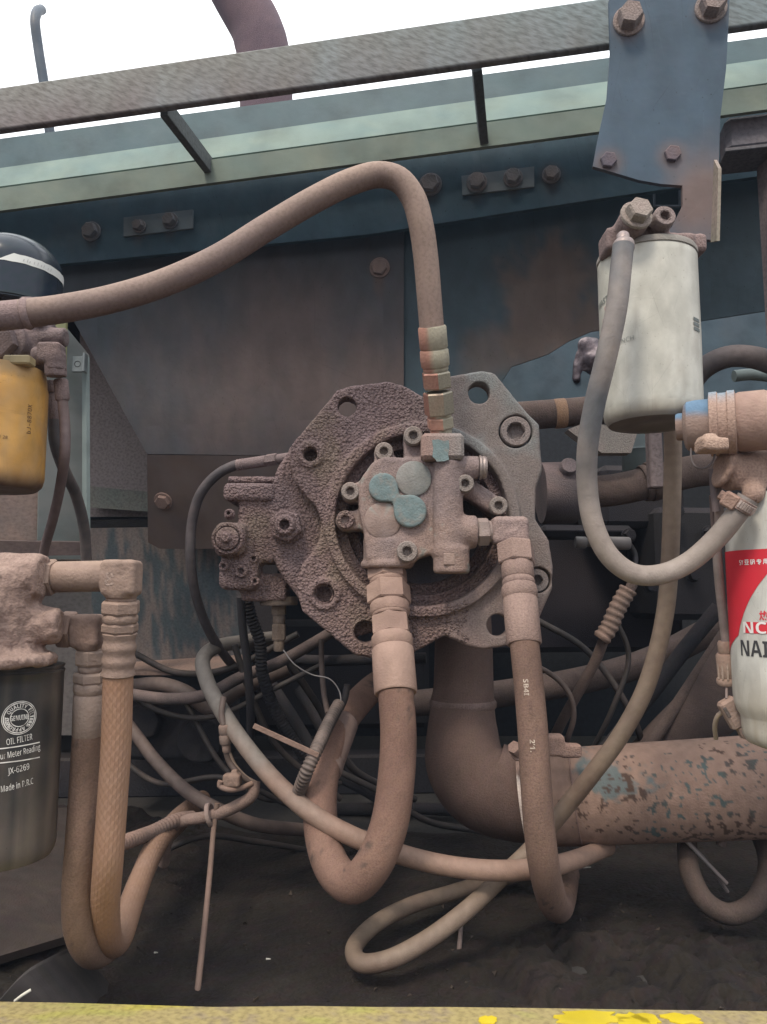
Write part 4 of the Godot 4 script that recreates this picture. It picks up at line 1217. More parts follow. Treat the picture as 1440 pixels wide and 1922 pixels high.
	for q in [[1213, 420, 72, 0.001, 0.62], [1316, 1115, 54, -0.004, 0.5]]:
		var c := Z3(q[0], q[1])
		c.z = -0.02
		mb = MB.new()
		var r: float = q[2] * u
		var top: float = 0.02 + q[3]
		mb.lathe(pt * c, pt.basis.z, [Vector2(r, 0), Vector2(r, top - 0.003), Vector2(r * 0.93, top), Vector2(r * q[4], top)], 36)
		mb.lathe(pt * c, pt.basis.z, [Vector2(r * q[4] * 1.07, top), Vector2(r * q[4], top - 0.001), Vector2(r * q[4], top - 0.014), Vector2(0, top - 0.014)], 6, Vector3.UP, 0.52)
		put(mb, "socket_bolt", M.cast, o, paint(Color(0.24, 0.215, 0.215), Color(0.33, 0.27, 0.25), 0.25))
	mb = MB.new()
	var sc := Z3(320, 1180, -0.012)
	mb.lathe(pt * sc, pt.basis.z, [Vector2(44 * u, -0.02), Vector2(44 * u, 0.004), Vector2(36 * u, 0.004)], 24)
	mb.lathe(pt * sc, pt.basis.z, [Vector2(38 * u, 0.004), Vector2(37 * u, -0.016), Vector2(0, -0.016)], 6)
	put(mb, "socket_bolt", M.crust, o, crust_c)
	# -- gear pump in the middle
	var gz := 0.035
	var body := Zs([490, 640, 545, 565, 600, 535, 700, 545, 800, 540, 850, 600, 850, 980, 800, 1000, 730, 1020, 520, 1020, 505, 900, 482, 800, 478, 700], gz)
	var bo := outline(body, Vector2(-0.14, -0.13), Vector2(0.14, 0.14), 0.003)
	var ears := []
	for q in [[598, 525, 620, 640, 46], [443, 708, 540, 690, 42], [735, 452, 740, 560, 46], [418, 838, 520, 830, 44], [1128, 772, 1010, 690, 40]]:
		ears.append([Z3(q[0], q[1], 0.022), Z3(q[2], q[3], 0.022), q[4] * u])
	var ob := Z3(617, 930, 0.008)
	var ob2 := Z3(612, 1045, 0.008)
	var vb := Z3(895, 560, 0.042)
	var vb2 := Z3(898, 1000, 0.042)
	var vl := Z3(912, 960, 0.038)
	var vl2 := Z3(912, 1084, 0.038)
	var rp := Z3(900, 590, 0.036)
	var rp2 := Z3(1040, 590, 0.036)
	var lp := Z3(905, 890, 0.036)
	var lp2 := Z3(1030, 890, 0.036)
	var col2 := Z3(612, 1035, 0.008)
	var s1 := Z3(705, 983, 0.040)
	var s2 := Z3(972, 670, 0.044)
	var z3c := Z3(1080, 760, 0.012)
	var gear := func(p: Vector3) -> float:
		var v := smax(bo.call(p.x, p.y), absf(p.z - 0.004) - 0.036, 0.007)
		for e in ears:
			var ql := Vector3(p.x, p.y, e[0].z)
			v = smin(v, smax(cap(ql, e[0], e[1], e[2]), absf(p.z - 0.0) - 0.024, 0.005), 0.008)
		v = smin(v, rod(p, s1 - Vector3(0, 0, 0.05), s1, 56 * u, 0.003), 0.006)
		v = smin(v, rod(p, s2 - Vector3(0, 0, 0.07), s2, 46 * u, 0.003), 0.006)
		v = smin(v, cap(p, s2 - Vector3(0, 0, 0.02), z3c, 30 * u), 0.008)
		v = smin(v, rod(p, ob, ob2, 103 * u, 0.004), 0.014)
		v = smin(v, rod(p, col2 + Vector3(0, 10 * u, 0), col2 - Vector3(0, 24 * u, 0), 121 * u, 0.005), 0.004)
		v = smin(v, rod(p, vb, vb2, 67 * u, 0.005), 0.005)
		v = smin(v, rod(p, vl, vl2, 81 * u, 0.005), 0.008)
		v = smin(v, rbox(p, (vb + vb2) / 2 - Vector3(0, 0, 0.02), Vector3(60 * u, 0.075, 0.02), 0.006), 0.006)
		v = smin(v, rod(p, rp, rp2, 52 * u, 0.003), 0.006)
		v = smin(v, rod(p, lp, lp2, 74 * u, 0.004), 0.008)
		return v + 0.0007 * n2.get_noise_3dv(p * 1.5) + 0.0005 * n1.get_noise_3dv(p * 3.0)
	mb = MB.new()
	mb.field(gear, Vector3(-0.16, -0.125, -0.03), Vector3(0.14, 0.15, 0.08), 0.0026, pt)
	var gear_c := func(p: Vector3, n: Vector3) -> Color:
		var l: Vector3 = isx * p
		var a := n1.get_noise_3dv(p)
		var b := n2.get_noise_3dv(p)
		var c := Color(0.27, 0.215, 0.21).lerp(Color(0.36, 0.26, 0.22), clampf(0.35 - l.y * 4.0 + a * 0.9, 0, 1))
		c = c.lerp(Color(0.27, 0.32, 0.30), smoothstep(0.35, 0.6, a + b * 0.4) * 0.6)
		return c * (1.0 + 0.13 * b)
	var gp := put(mb, "gear_pump", M.cast, o, gear_c)
	# round covers on its face, two joined by a neck
	var face := 0.040
	var blue_c := func(p: Vector3, n: Vector3) -> Color:
		var g := n2.get_noise_3dv(p) * 0.8 + n3.get_noise_3dv(p * 4.0) * 0.5
		return Color(0.19, 0.255, 0.27).lerp(Color(0.28, 0.255, 0.235), smoothstep(-0.1, 0.5, g) * 0.6 + (1.0 - absf(n.z)) * 0.25)
	mb = MB.new()
	var q1 := Z3(595, 685, face)
	var q2 := Z3(720, 795, face)
	var neck := func(p: Vector3) -> float:
		var v := minf((Vector2(p.x - q1.x, p.y - q1.y)).length() - 66 * u, (Vector2(p.x - q2.x, p.y - q2.y)).length() - 74 * u)
		v = smin(v, cap(Vector3(p.x, p.y, q1.z), q1, q2, 20 * u), 0.012)
		return smax(v, absf(p.z - face) - 0.010, 0.004)
	mb.field(neck, Vector3(-0.12, -0.04, 0.022), Vector3(0.03, 0.09, 0.06), 0.0022, pt)
	put(mb, "joined_cover", M.dusty, gp, blue_c)
	for q in [[735, 645, 80, 0.0042], [592, 838, 82, 0.0034]]:
		mb = MB.new()
		mb.lathe(pt * Z3(q[0], q[1], face - 0.006), pt.basis.z, [Vector2(q[2] * u, 0), Vector2(q[2] * u, q[3] + 0.0045), Vector2(q[2] * u - 0.002, q[3] + 0.006), Vector2(0, q[3] + 0.006)], 40)
		put(mb, "round_cover", M.dusty, gp, paint(Color(0.25, 0.29, 0.29), Color(0.33, 0.27, 0.25), 0.45, 0.0) if q[0] > 700 else gear_c)
	for q in [[598, 522, 42, 0.022], [443, 706, 42, 0.022], [733, 450, 44, 0.022], [705, 983, 47, 0.038], [972, 670, 40, 0.042], [1126, 772, 42, 0.022]]:
		socket_screw(gp, pt * Z3(q[0], q[1], q[3]), pt.basis.z, q[2] * u, 0.016, M.cast, paint(Color(0.27, 0.25, 0.235), Color(0.36, 0.29, 0.26), 0.35))
	socket_screw(gp, pt * Z3(420, 836, 0.018), pt.basis.z, 42 * u, 0.014, M.crust, crust_c)
	mb = MB.new()
	mb.box(Transform3D(pt.basis, pt * (Z3(895, 1020, 0.038) + Vector3(0, 0, 80 * u))), Vector3(50 * u, 52 * u, 0.004), 0.001)
	put(mb, "flat_pad", M.dusty, gp, gear_c)
	# top port block with a blue face
	mb = MB.new()
	mb.box(Transform3D(pt.basis, pt * (Z3(866, 505, 0.038))), Vector3(190 * u, 118 * u, 0.058), 0.005)
	put(mb, "port_block", M.cast, gp, func(p: Vector3, n: Vector3) -> Color:
		var l: Vector3 = isx * p
		var e := n1.get_noise_3dv(p)
		return Color(0.36, 0.255, 0.225).lerp(Color(0.28, 0.26, 0.25), smoothstep(-0.005, 0.03, l.x - Z(866, 505, 0.06).x)) * (1.0 + 0.2 * e))
	mb = MB.new()
	mb.plate(Transform3D(pt.basis, pt * Vector3(0, 0, 0.0675)), Zs([822, 462, 850, 458, 878, 466, 900, 461, 903, 500, 897, 530, 902, 553, 880, 560, 845, 562, 835, 548, 824, 540, 828, 500], 0.0675), 0.001, 0.0025)
	put(mb, "blue_patch", M.dusty, gp, blue_c)
	stack(gp, pt * rp2, pt * (rp2 + Vector3(34 * u, 0, 0)), [["port_plug", 0, 0.35, 56 * u, 0], ["plug_cap", 0.35, 1.0, 53 * u, 0]], M.steel, paint(Color(0.42, 0.38, 0.36), PINK, 0.3))
	# -- regulator on the left
	var w := func(x: float, y: float, l: float) -> Vector3:   # from the second survey of the left block
		var q := on(pt, 340.0 + x * 0.25, 800.0 + y * 0.25, l)
		return Vector3(q.x, q.y, l)
	var k := sz(0.25, 1.15)
	var A: Vector3 = w.call(470, 640, -0.08)
	mb = MB.new()
	var fb: Vector3 = w.call(430, 950, -0.05)
	var fr: Vector3 = w.call(395, 860, -0.035)
	var foot: Vector3 = w.call(450, 1110, -0.05)
	var fl: Vector3 = w.call(550, 520, -0.07)
	var rib: Vector3 = w.call(560, 425, -0.085)
	var side: Vector3 = w.call(600, 790, -0.075)
	mb.field(func(p: Vector3) -> float:
		var v := rbox(p, fl, Vector3(200 * k, 70 * k, 0.05), 0.008)
		v = smin(v, rbox(p, rib, Vector3(190 * k, 24 * k, 0.04), 0.004), 0.006)
		v = smin(v, rbox(p, side, Vector3(150 * k, 260 * k, 0.045), 0.01), 0.006)
		v = smin(v, rbox(p, fr, Vector3(118 * k, 130 * k, 0.04), 0.014), 0.008)
		v = smin(v, rbox(p, foot, Vector3(150 * k, 125 * k, 0.03), 0.012), 0.01)
		v = smin(v, rod(p, w.call(365, 660, -0.06), w.call(365, 660, -0.02), 42 * k), 0.008)
		v = smin(v, rbox(p, w.call(640, 1210, -0.085), Vector3(180 * k, 110 * k, 0.03), 0.008), 0.008)
		return v + 0.0011 * n3.get_noise_3dv(p * 3.0) + 0.001 * n1.get_noise_3dv(p * 3.0), Vector3(-0.37, -0.16, -0.15), Vector3(-0.1, 0.1, 0.02), 0.0036, pt)
	var rg := put(mb, "regulator_block", M.crust, o, crust_c)
	mb = MB.new()
	var cc: Vector3 = fr + Vector3(0, 0, 0.036)
	mb.lathe(pt * cc, pt.basis.z, [Vector2(124 * k, 0), Vector2(124 * k, 0.008), Vector2(112 * k, 0.012), Vector2(96 * k, 0.012), Vector2(93 * k, 0.008), Vector2(88 * k, 0.008), Vector2(84 * k, 0.016), Vector2(66 * k, 0.019), Vector2(40 * k, 0.020), Vector2(36 * k, 0.028), Vector2(26 * k, 0.031), Vector2(0, 0.031)], 32)
	put(mb, "round_cap", M.crust, rg, crust_c)
	for q in [[365, 658, 30, -0.022], [328, 1050, 36, -0.02], [458, 1088, 48, -0.02], [553, 995, 34, -0.028], [562, 1165, 32, -0.022]]:
		socket_screw(rg, pt * w.call(q[0], q[1], q[3]), pt.basis.z, q[2] * k, 0.010, M.crust, crust_c)
	# gland below the regulator
	stack(o, pt * w.call(735, 1280, -0.09), pt * w.call(735, 1690, -0.09), [["flange_ring", 0, 0.16, 150 * k, 0], ["gland_nut", 0.14, 0.34, 62 * k, 1], ["gland_ring", 0.34, 0.5, 50 * k, 0], ["brass_nut", 0.5, 0.8, 58 * k, 1], ["brass_tail", 0.8, 1.0, 42 * k, 0]], M.cast, paint(Color(0.17, 0.14, 0.125), Color(0.26, 0.19, 0.13), 0.35))

func hoses() -> void:
	# ---- fat hose arching over the pump
	var u := sz(0.40278, 1.08)
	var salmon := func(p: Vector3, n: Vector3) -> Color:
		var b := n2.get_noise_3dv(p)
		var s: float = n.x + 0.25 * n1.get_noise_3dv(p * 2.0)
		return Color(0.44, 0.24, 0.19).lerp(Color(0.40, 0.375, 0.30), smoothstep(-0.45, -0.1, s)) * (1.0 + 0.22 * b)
	var o := thing("arching_hose", "thick hose arching from the left edge over the panels down into the pump", "hose", pt * Z3(866, 450, 0.038))
	var top := pt * Z3(866, 448, 0.038)
	var A := P(811, 612, 1.075)
	stack(o, top, A, [["thread", 0.0, 0.10, 52 * u, 0], ["hex_neck", 0.08, 0.19, 66 * u, 1, 0.2], ["collar", 0.19, 0.22, 58 * u, 0], ["hex_nut", 0.21, 0.42, 72 * u, 1, 0.35], ["hex_nut", 0.45, 0.60, 72 * u, 1, 0.1], ["collar", 0.6, 0.66, 60 * u, 0], ["ferrule", 0.64, 0.8, 67 * u, 3], ["ferrule", 0.8, 1.0, 66 * u, 0]], M.dusty, salmon)
	for c in o.get_children():
		if str(c.name).begins_with("hex_nut"): c.mesh.surface_set_material(0, M.steel)
	var mb := pipe([811, 622, 1.075, 806, 560, 1.07, 799, 480, 1.065, 790, 420, 1.06, 775, 370, 1.06, 748, 337, 1.06, 712, 328, 1.06, 660, 341, 1.05, 590, 375, 1.04, 500, 428, 1.03, 410, 484, 1.01, 310, 530, 0.99, 210, 561, 0.97, 120, 579, 0.95, 50, 588, 0.94, -60, 598, 0.93], 0.0178, 0.008, 26)
	put(mb, "hose_body", M.wrapped, o, func(p: Vector3, n: Vector3) -> Color:
		var a := n1.get_noise_3dv(p * 0.7)
		var b := n2.get_noise_3dv(p)
		var s := smoothstep(-0.25, 0.12, p.x + 0.1 * a)
		var c := Color(0.19, 0.14, 0.13).lerp(Color(0.34, 0.25, 0.205), clampf(0.15 + 0.5 * n.y + 0.5 * smoothstep(-0.2, -0.05, p.x) + a * 0.5, 0, 1))
		return c * (1.0 + 0.1 * b))
	stack(o, P(58, 588, 0.94), P(-60, 599, 0.93), [["ferrule", 0, 0.12, sz(29, 0.94), 3], ["ferrule", 0.12, 1.0, sz(27, 0.94), 0]], M.cast, paint(GREY, PINK, 0.4))
	for s in [[742, 1.058, 0.0182], [792, 1.06, 0.0182]]: pass
	# ---- big outlet hose, looping down and back
	u = sz(0.40278, 1.1)
	var warm := paint(Color(0.30, 0.20, 0.17), Color(0.40, 0.28, 0.23), 0.5, 0.3)
	o = thing("outlet_hose", "thickest hose, hanging from the gear pump and looping up behind itself", "hose", pt * Z3(612, 1060, 0.03))
	var ta := pt * Z3(612, 1062, 0.008)
	var tb := P(743, 1302, 1.03)
	stack(o, ta, tb, [["hex_neck", 0.0, 0.11, 98 * u, 1, 0.2], ["dark_gap", 0.1, 0.14, 88 * u, 0], ["hex_nut", 0.14, 0.3, 104 * u, 1, 0.35], ["hex_neck", 0.3, 0.39, 92 * u, 0], ["collar", 0.38, 0.41, 86 * u, 0], ["hex_nut", 0.41, 0.565, 92 * u, 1, 0.1], ["ferrule", 0.56, 0.66, 93 * u, 3], ["ferrule", 0.66, 1.0, 95 * u, 0]], M.dusty, warm)
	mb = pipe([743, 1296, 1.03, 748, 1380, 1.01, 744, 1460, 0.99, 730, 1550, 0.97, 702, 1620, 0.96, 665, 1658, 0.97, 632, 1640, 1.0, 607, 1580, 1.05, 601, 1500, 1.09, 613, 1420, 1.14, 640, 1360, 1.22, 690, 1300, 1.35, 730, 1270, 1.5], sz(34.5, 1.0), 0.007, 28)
	put(mb, "hose_body", M.rough_hose, o, rubber(Color(0.165, 0.1, 0.08), Color(0.25, 0.155, 0.12), -0.06))  # whole hose toned down to stand in for shade low in the bay
	stack(o, P(607, 1445, 1.125), P(652, 1330, 1.255), [["band", 0.0, 0.12, sz(35, 1.13), 0], ["sleeve", 0.12, 0.75, sz(33.5, 1.15), 0]], M.dusty, paint(Color(0.2, 0.14, 0.12), PINK, 0.25))
	# ---- right pump hose
	u = sz(0.40278, 1.08)
	o = thing("elbow_hose", "straight hanging hose with worn white print, from the cast elbow right of pump", "hose", pt * Z3(1190, 890, 0.036))
	var e0 := pt * Z3(1030, 890, 0.036)
	stack(o, e0, pt * Z3(1100, 888, 0.036), [["hex_nut", 0.02, 0.8, 68 * u, 1, 0.3], ["collar", 0.78, 1.0, 52 * u, 0]], M.dusty, paint(Color(0.34, 0.29, 0.27), PINK, 0.3))
	var et := Transform3D(pt.basis, pt * Z3(1182, 886, 0.036))
	mb = MB.new()
	mb.field(func(p: Vector3) -> float:
		var v := rbox(p, Vector3(0.000, 0, 0), Vector3(88 * u, 68 * u, 62 * u), 0.009)
		v = smin(v, rod(p, Vector3(0.002, 0, 0), Vector3(0.010, -95 * u, 0), 64 * u), 0.006)
		return v + 0.0009 * n2.get_noise_3dv(p * 2.0), Vector3(-0.04, -0.045, -0.03), Vector3(0.04, 0.035, 0.03), 0.003, et)
	put(mb, "elbow", M.cast, o, paint(Color(0.29, 0.23, 0.23), Color(0.4, 0.3, 0.27), 0.45, 0.3))
	var sa := P(967, 1022, 1.09)
	var sb := P(984, 1210, 1.02)
	stack(o, sa, sb, [["hex_nut", 0.0, 0.21, sz(36, 1.08), 1, 0.15], ["hex_neck", 0.2, 0.36, sz(30, 1.08), 0], ["collar", 0.36, 0.44, sz(30, 1.06), 3], ["ferrule", 0.43, 0.56, sz(33, 1.05), 3], ["ferrule", 0.55, 1.0, sz(32.5, 1.04), 0]], M.cast, paint(Color(0.27, 0.195, 0.175), Color(0.38, 0.275, 0.235), 0.45, 0.3))
	var hp := [984, 1204, 1.02, 992, 1280, 1.0, 1000, 1370, 0.98, 1006, 1470, 0.96, 1013, 1560, 0.95, 1022, 1630, 0.955, 1034, 1682, 0.99, 1046, 1704, 1.07, 1056, 1690, 1.17, 1066, 1640, 1.3]
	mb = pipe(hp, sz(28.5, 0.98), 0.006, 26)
	put(mb, "hose_body", M.rough_hose, o, rubber(Color(0.165, 0.108, 0.087), Color(0.235, 0.153, 0.12), 0.0))  # darker rubber tone carries the shade of the lower bay
	mb = MB.new()
	var r := sz(28.5, 0.98) + 0.0006
	for s in [[1001, 1290, 997, 1200, "SB4I", 0.0065], [1013, 1398, 1001, 1300, "2'1.", 0.0065], [1010, 1512, 1004, 1400, "N:2  PC28", 0.0072]]:
		var c := P(s[0] - 6, s[1], 0.97)
		var dn := (P(1012, 1560, 0.952) - P(1000, 1370, 0.982)).normalized()
		var fz := toward(c)
		fz = (fz - dn * fz.dot(dn)).normalized()
		var fx := dn.cross(fz)
		letters(mb, s[4], s[5], Vector2.ZERO, func(w: Vector2):
			var a := w.y / r - 0.25
			var d := fz * cos(a) - fx * sin(a)
			return [c + dn * w.x + d * r, d], 0.0, 1.1, "Droid Sans", true)
	put(mb, "print", M.print, o, worn_print(Color(0.52, 0.45, 0.38), Color(0.2, 0.14, 0.12), 0.35))
	# ---- hose from the banjo bolt of the white filter to the hand pump
	o = thing("fuel_hose", "grey rubber hose hanging in a loop from the white filter to the clamped nozzle", "hose", P(1165, 480, 0.84))
	mb = pipe([1170, 462, 0.835, 1166, 500, 0.83, 1157, 580, 0.82, 1138, 670, 0.82, 1116, 760, 0.83, 1103, 840, 0.84, 1103, 920, 0.85, 1116, 990, 0.85, 1146, 1046, 0.85, 1190, 1077, 0.85, 1240, 1078, 0.85, 1292, 1056, 0.85, 1345, 1010, 0.84, 1380, 968, 0.83, 1404, 935, 0.825], sz(19.5, 0.84), 0.006, 22)
	put(mb, "hose_body", M.hose, o, func(p: Vector3, n: Vector3) -> Color:
		var a := n1.get_noise_3dv(p)
		var k := smoothstep(0.0, 0.22, p.y - 1.5 + 0.05 * a)
		return Color(0.345, 0.295, 0.265).lerp(Color(0.10, 0.115, 0.135), k * clampf(0.75 + a, 0, 1)) * (1.0 + 0.1 * n2.get_noise_3dv(p)))
	stack(o, P(1171, 470, 0.838), P(1169, 440, 0.85), [["crimp_collar", 0, 0.45, sz(20, 0.84), 3], ["spigot", 0.4, 1, sz(12, 0.84), 0]], M.steel, paint(Color(0.3, 0.27, 0.26), PINK, 0.2))
	# ---- long drain hose
	o = thing("drain_hose", "long tan hose dropping below the white filter and ending in a loop on the floor", "hose", P(1262, 805, 1.0))
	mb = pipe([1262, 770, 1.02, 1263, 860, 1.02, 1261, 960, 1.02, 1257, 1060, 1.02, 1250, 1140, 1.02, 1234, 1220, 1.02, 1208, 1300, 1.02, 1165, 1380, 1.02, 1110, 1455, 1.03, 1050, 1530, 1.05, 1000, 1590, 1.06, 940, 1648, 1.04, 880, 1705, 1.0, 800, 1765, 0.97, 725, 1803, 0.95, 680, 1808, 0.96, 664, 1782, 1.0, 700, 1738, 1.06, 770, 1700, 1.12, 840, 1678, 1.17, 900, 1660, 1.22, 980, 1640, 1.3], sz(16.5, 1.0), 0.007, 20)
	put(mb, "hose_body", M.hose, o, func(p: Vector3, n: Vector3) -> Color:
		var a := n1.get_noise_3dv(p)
		return Color(0.24, 0.182, 0.14).lerp(Color(0.165, 0.115, 0.092), clampf(0.4 + a * 0.9 - 0.3 * n.y, 0, 1)) * (1.0 + 0.1 * n2.get_noise_3dv(p)))  # tone lowered overall in place of shade near the floor
	# ---- crossing hose
	o = thing("crossing_hose", "tan hose sweeping from the middle left behind the thick hose to the lower right", "hose", P(385, 1235, 1.3))
	mb = pipe([520, 1196, 1.56, 450, 1205, 1.46, 402, 1216, 1.4, 381, 1238, 1.35, 389, 1280, 1.3, 420, 1340, 1.24, 470, 1412, 1.17, 530, 1480, 1.1, 600, 1537, 1.05, 680, 1578, 1.03, 760, 1606, 1.03, 840, 1625, 1.02, 930, 1634, 1.0, 1010, 1630, 1.02, 1070, 1617, 1.08, 1140, 1590, 1.2], sz(18.5, 1.02), 0.007, 20)
	put(mb, "hose_body", M.hose, o, func(p: Vector3, n: Vector3) -> Color:
		var a := n1.get_noise_3dv(p)
		return Color(0.285, 0.19, 0.15).lerp(Color(0.20, 0.18, 0.165), smoothstep(1.12, 1.27, p.y + 0.08 * a)) * (1.0 + 0.1 * n2.get_noise_3dv(p) + 0.15 * a))
	# ---- thin hose behind the regulator
	o = thing("pilot_hose", "thin dark hose curving from the top of the regulator down past the streaked tank", "hose", P(520, 865, 1.28))
	mb = pipe([468, 870, 1.26, 440, 874, 1.27, 405, 893, 1.28, 375, 930, 1.29, 360, 985, 1.3, 358, 1045, 1.3, 366, 1110, 1.32, 388, 1175, 1.36, 418, 1225, 1.42, 450, 1262, 1.5, 500, 1300, 1.6], sz(9.5, 1.28))
	put(mb, "hose_body", M.hose, o, paint(Color(0.085, 0.08, 0.09), Color(0.2, 0.16, 0.16), 0.3))
	stack(o, P(446, 873, 1.265), P(545, 858, 1.24), [["crimp", 0, 0.12, sz(11, 1.26), 2], ["ferrule", 0.1, 0.55, sz(10.5, 1.26), 0], ["hex_nut", 0.55, 0.75, sz(12, 1.26), 1], ["tail", 0.75, 1, sz(9, 1.26), 0]], M.cast, paint(GREY, PINK, 0.3))

func right_side() -> void:
	# --- white filter
	var d := 0.93
	var b := P(1226, 800, d)
	var r := sz(91, d)
	var hh := sz(330, d)
	var o := thing("white_filter", "cream white spin-on filter can, scuffed and grimy, hanging under the blue bracket", "oil filter", b)
	upright_can(o, b, [Vector2(0, 0.004), Vector2(r * 0.6, 0.0), Vector2(r * 0.88, 0.002), Vector2(r * 0.96, 0.009), Vector2(r * 0.985, 0.02), Vector2(r * 0.985, 0.03), Vector2(r, hh * 0.5), Vector2(r, hh * 0.965), Vector2(r * 0.985, hh * 0.975)], "can_body", M.can, func(p: Vector3, n: Vector3) -> Color:
		var hgt := (p.y - b.y) / hh
		var ang := atan2(p.x - b.x, p.z - b.z)
		var a := n1.get_noise_3d(ang * 0.12, p.y * 0.6, 1.0)
		var f := n2.get_noise_3d(ang * 0.2, p.y * 0.25, 4.0)
		var c := Color(0.56, 0.55, 0.49).lerp(Color(0.62, 0.615, 0.56), clampf(0.5 + a, 0, 1))
		c = c.lerp(Color(0.36, 0.33, 0.28), clampf(smoothstep(0.1, 0.6, f + a * 0.5) * 0.4 + 0.25 * smoothstep(0.9, 1.3, ang) + smoothstep(0.12, 0.03, hgt + f * 0.05) * 0.8, 0, 1))
		return c.lerp(Color(0.2, 0.18, 0.17), smoothstep(0.045, 0.0, hgt)))
	var mb := MB.new()
	mb.lathe(b + Vector3.UP * hh * 0.972, Vector3.UP, [Vector2(r * 0.98, 0), Vector2(r * 1.015, 0.001), Vector2(r * 1.015, 0.006), Vector2(r * 0.99, 0.009), Vector2(0, 0.009)], 64)
	put(mb, "rim", M.dusty, o, paint(Color(0.30, 0.29, 0.27), PINK, 0.2))
	mb = MB.new()
	var map := drum(b, r, 0.0006)
	var q := on_drum(b, r * 0.995, 1146, 556)
	letters(mb, "WASTER", 0.0078, q + Vector2(-0.012, -0.001), map, 0.1, 0.95, "Droid Sans", true)
	q = on_drum(b, r * 0.995, 1166, 641)
	letters(mb, "WRENCH", 0.0056, q + Vector2(0.0, 0), map, 0.05, 1.1)
	put(mb, "print", M.print, o, paint(Color(0.17, 0.19, 0.18), Color(0.3, 0.3, 0.27), 0.3, 0.0))
	mb = MB.new()
	for s in [[575, "WEAR"], [596, "CAUTION"], [612, "LUBE"]]:
		q = on_drum(b, r * 0.995, 1142, s[0])
		letters(mb, s[1], 0.0052, q, map, 0.1, 0.9)
	put(mb, "red_print", M.print, o, paint(Color(0.50, 0.27, 0.24), Color(0.5, 0.4, 0.35), 0.3, 0.0))
	mb = MB.new()
	q = on_drum(b, r, 1298, 552)
	q = on_drum(b, r, 1302, 598)
	for k in 3: stroke(mb, q + Vector2(-0.001, -k * 0.006), q + Vector2(0.014, -k * 0.006), 0.0042, map)
	put(mb, "side_print", M.print, o, paint(Color(0.12, 0.14, 0.14)))
	# head with banjo bolt
	o = thing("fuel_filter_manifold", "brown cast head atop the white filter with big hex banjo bolt and socket screw", "filter head", b + Vector3.UP * hh)
	var t := facing(1200, 452, 0.93)
	var u := sz(1, 0.93)
	mb = MB.new()
	mb.field(func(p: Vector3) -> float:
		var v := rbox(p, Vector3(30 * u, -6 * u, -0.02), Vector3(70 * u, 14 * u, 0.035), 0.006)
		v = smin(v, rod(p, Vector3(-28 * u, 6 * u, -0.03), Vector3(-28 * u, 12 * u, 0.046), 27 * u), 0.008)
		v = smin(v, rod(p, Vector3(26 * u, 14 * u, -0.03), Vector3(26 * u, 14 * u, 0.03), 20 * u), 0.008)
		v = smin(v, rbox(p, Vector3(-50 * u, -8 * u, -0.0), Vector3(20 * u, 22 * u, 0.02), 0.005), 0.006)
		v = smin(v, rbox(p, Vector3(90 * u, 0, -0.03), Vector3(40 * u, 18 * u, 0.03), 0.006), 0.008)
		return v + 0.0008 * n2.get_noise_3dv(p * 2.0), Vector3(-0.06, -0.03, -0.065), Vector3(0.1, 0.04, 0.06), 0.0032, t)
	put(mb, "casting", M.cast, o, paint(Color(0.21, 0.165, 0.16), PINK, 0.4))
	bolt(o, t * Vector3(-28 * u, 14 * u, 0.044), (Vector3(0.12, 0.25, 1)).normalized(), 23 * u, 0.016, M.cast, paint(Color(0.33, 0.31, 0.27), PINK, 0.3), true, "banjo_bolt")
	socket_screw(o, t * Vector3(26 * u, 16 * u, 0.027), Vector3(0.05, 0.1, 1).normalized(), 20 * u, 0.014, M.cast, paint(Color(0.27, 0.23, 0.22), PINK, 0.3))
	# --- hand pump body lying across, with blue end cap
	d = 0.86
	var ax := (P(1460, 786, 0.83) - P(1290, 800, 0.87)).normalized()
	var a0 := P(1282, 801, 0.87)
	o = thing("hand_pump", "dusty pink horizontal hand primer pump with blue-painted end cap and cast strap", "pump", a0)
	u = sz(1, 0.86)
	mb = MB.new()
	mb.lathe(a0, ax, [Vector2(0, -12 * u), Vector2(24 * u, -12 * u), Vector2(26 * u, -8 * u), Vector2(26 * u, 0), Vector2(40 * u, 3 * u), Vector2(46 * u, 8 * u), Vector2(48 * u, 24 * u), Vector2(48 * u, 60 * u)], 40)
	put(mb, "end_cap", M.dusty, o, func(p: Vector3, n: Vector3) -> Color:
		var e := n1.get_noise_3dv(p)
		var k := smoothstep(0.15, 0.55, n.y + e * 0.7)
		return Color(0.33, 0.245, 0.215).lerp(Color(0.11, 0.235, 0.38), k * 0.85))
	mb = MB.new()
	var fine := [Vector2(0, 46 * u), Vector2(50 * u, 46 * u)]
	for k in 30:
		var x := 48.0 + k * 7.0
		fine.append(Vector2((52.0 + (3.0 if x > 90 and x < 140 else 0.0) - (1.2 if absf(x - 165.0) < 3.6 else 0.0)) * u, x * u))
	mb.lathe(a0, ax, fine, 44)
	put(mb, "barrel", M.dusty, o, paint(Color(0.33, 0.215, 0.185), Color(0.38, 0.27, 0.225), 0.4))
	mb = MB.new()
	mb.lathe(a0, ax, [Vector2(52 * u, 46 * u), Vector2(60 * u, 47 * u), Vector2(60 * u, 60 * u), Vector2(57 * u, 62 * u), Vector2(57 * u, 76 * u), Vector2(60 * u, 78 * u), Vector2(60 * u, 90 * u), Vector2(52 * u, 92 * u)], 40)
	put(mb, "strap", M.cast, o, func(p: Vector3, n: Vector3) -> Color:
		var e := n1.get_noise_3dv(p)
		return Color(0.42, 0.30, 0.245).lerp(Color(0.22, 0.33, 0.42), smoothstep(0.55, 0.95, n.y + e * 0.5) * 0.8) * (1.0 + 0.15 * e))
	var tq := facing(1345, 832, 0.80)
	mb = MB.new()
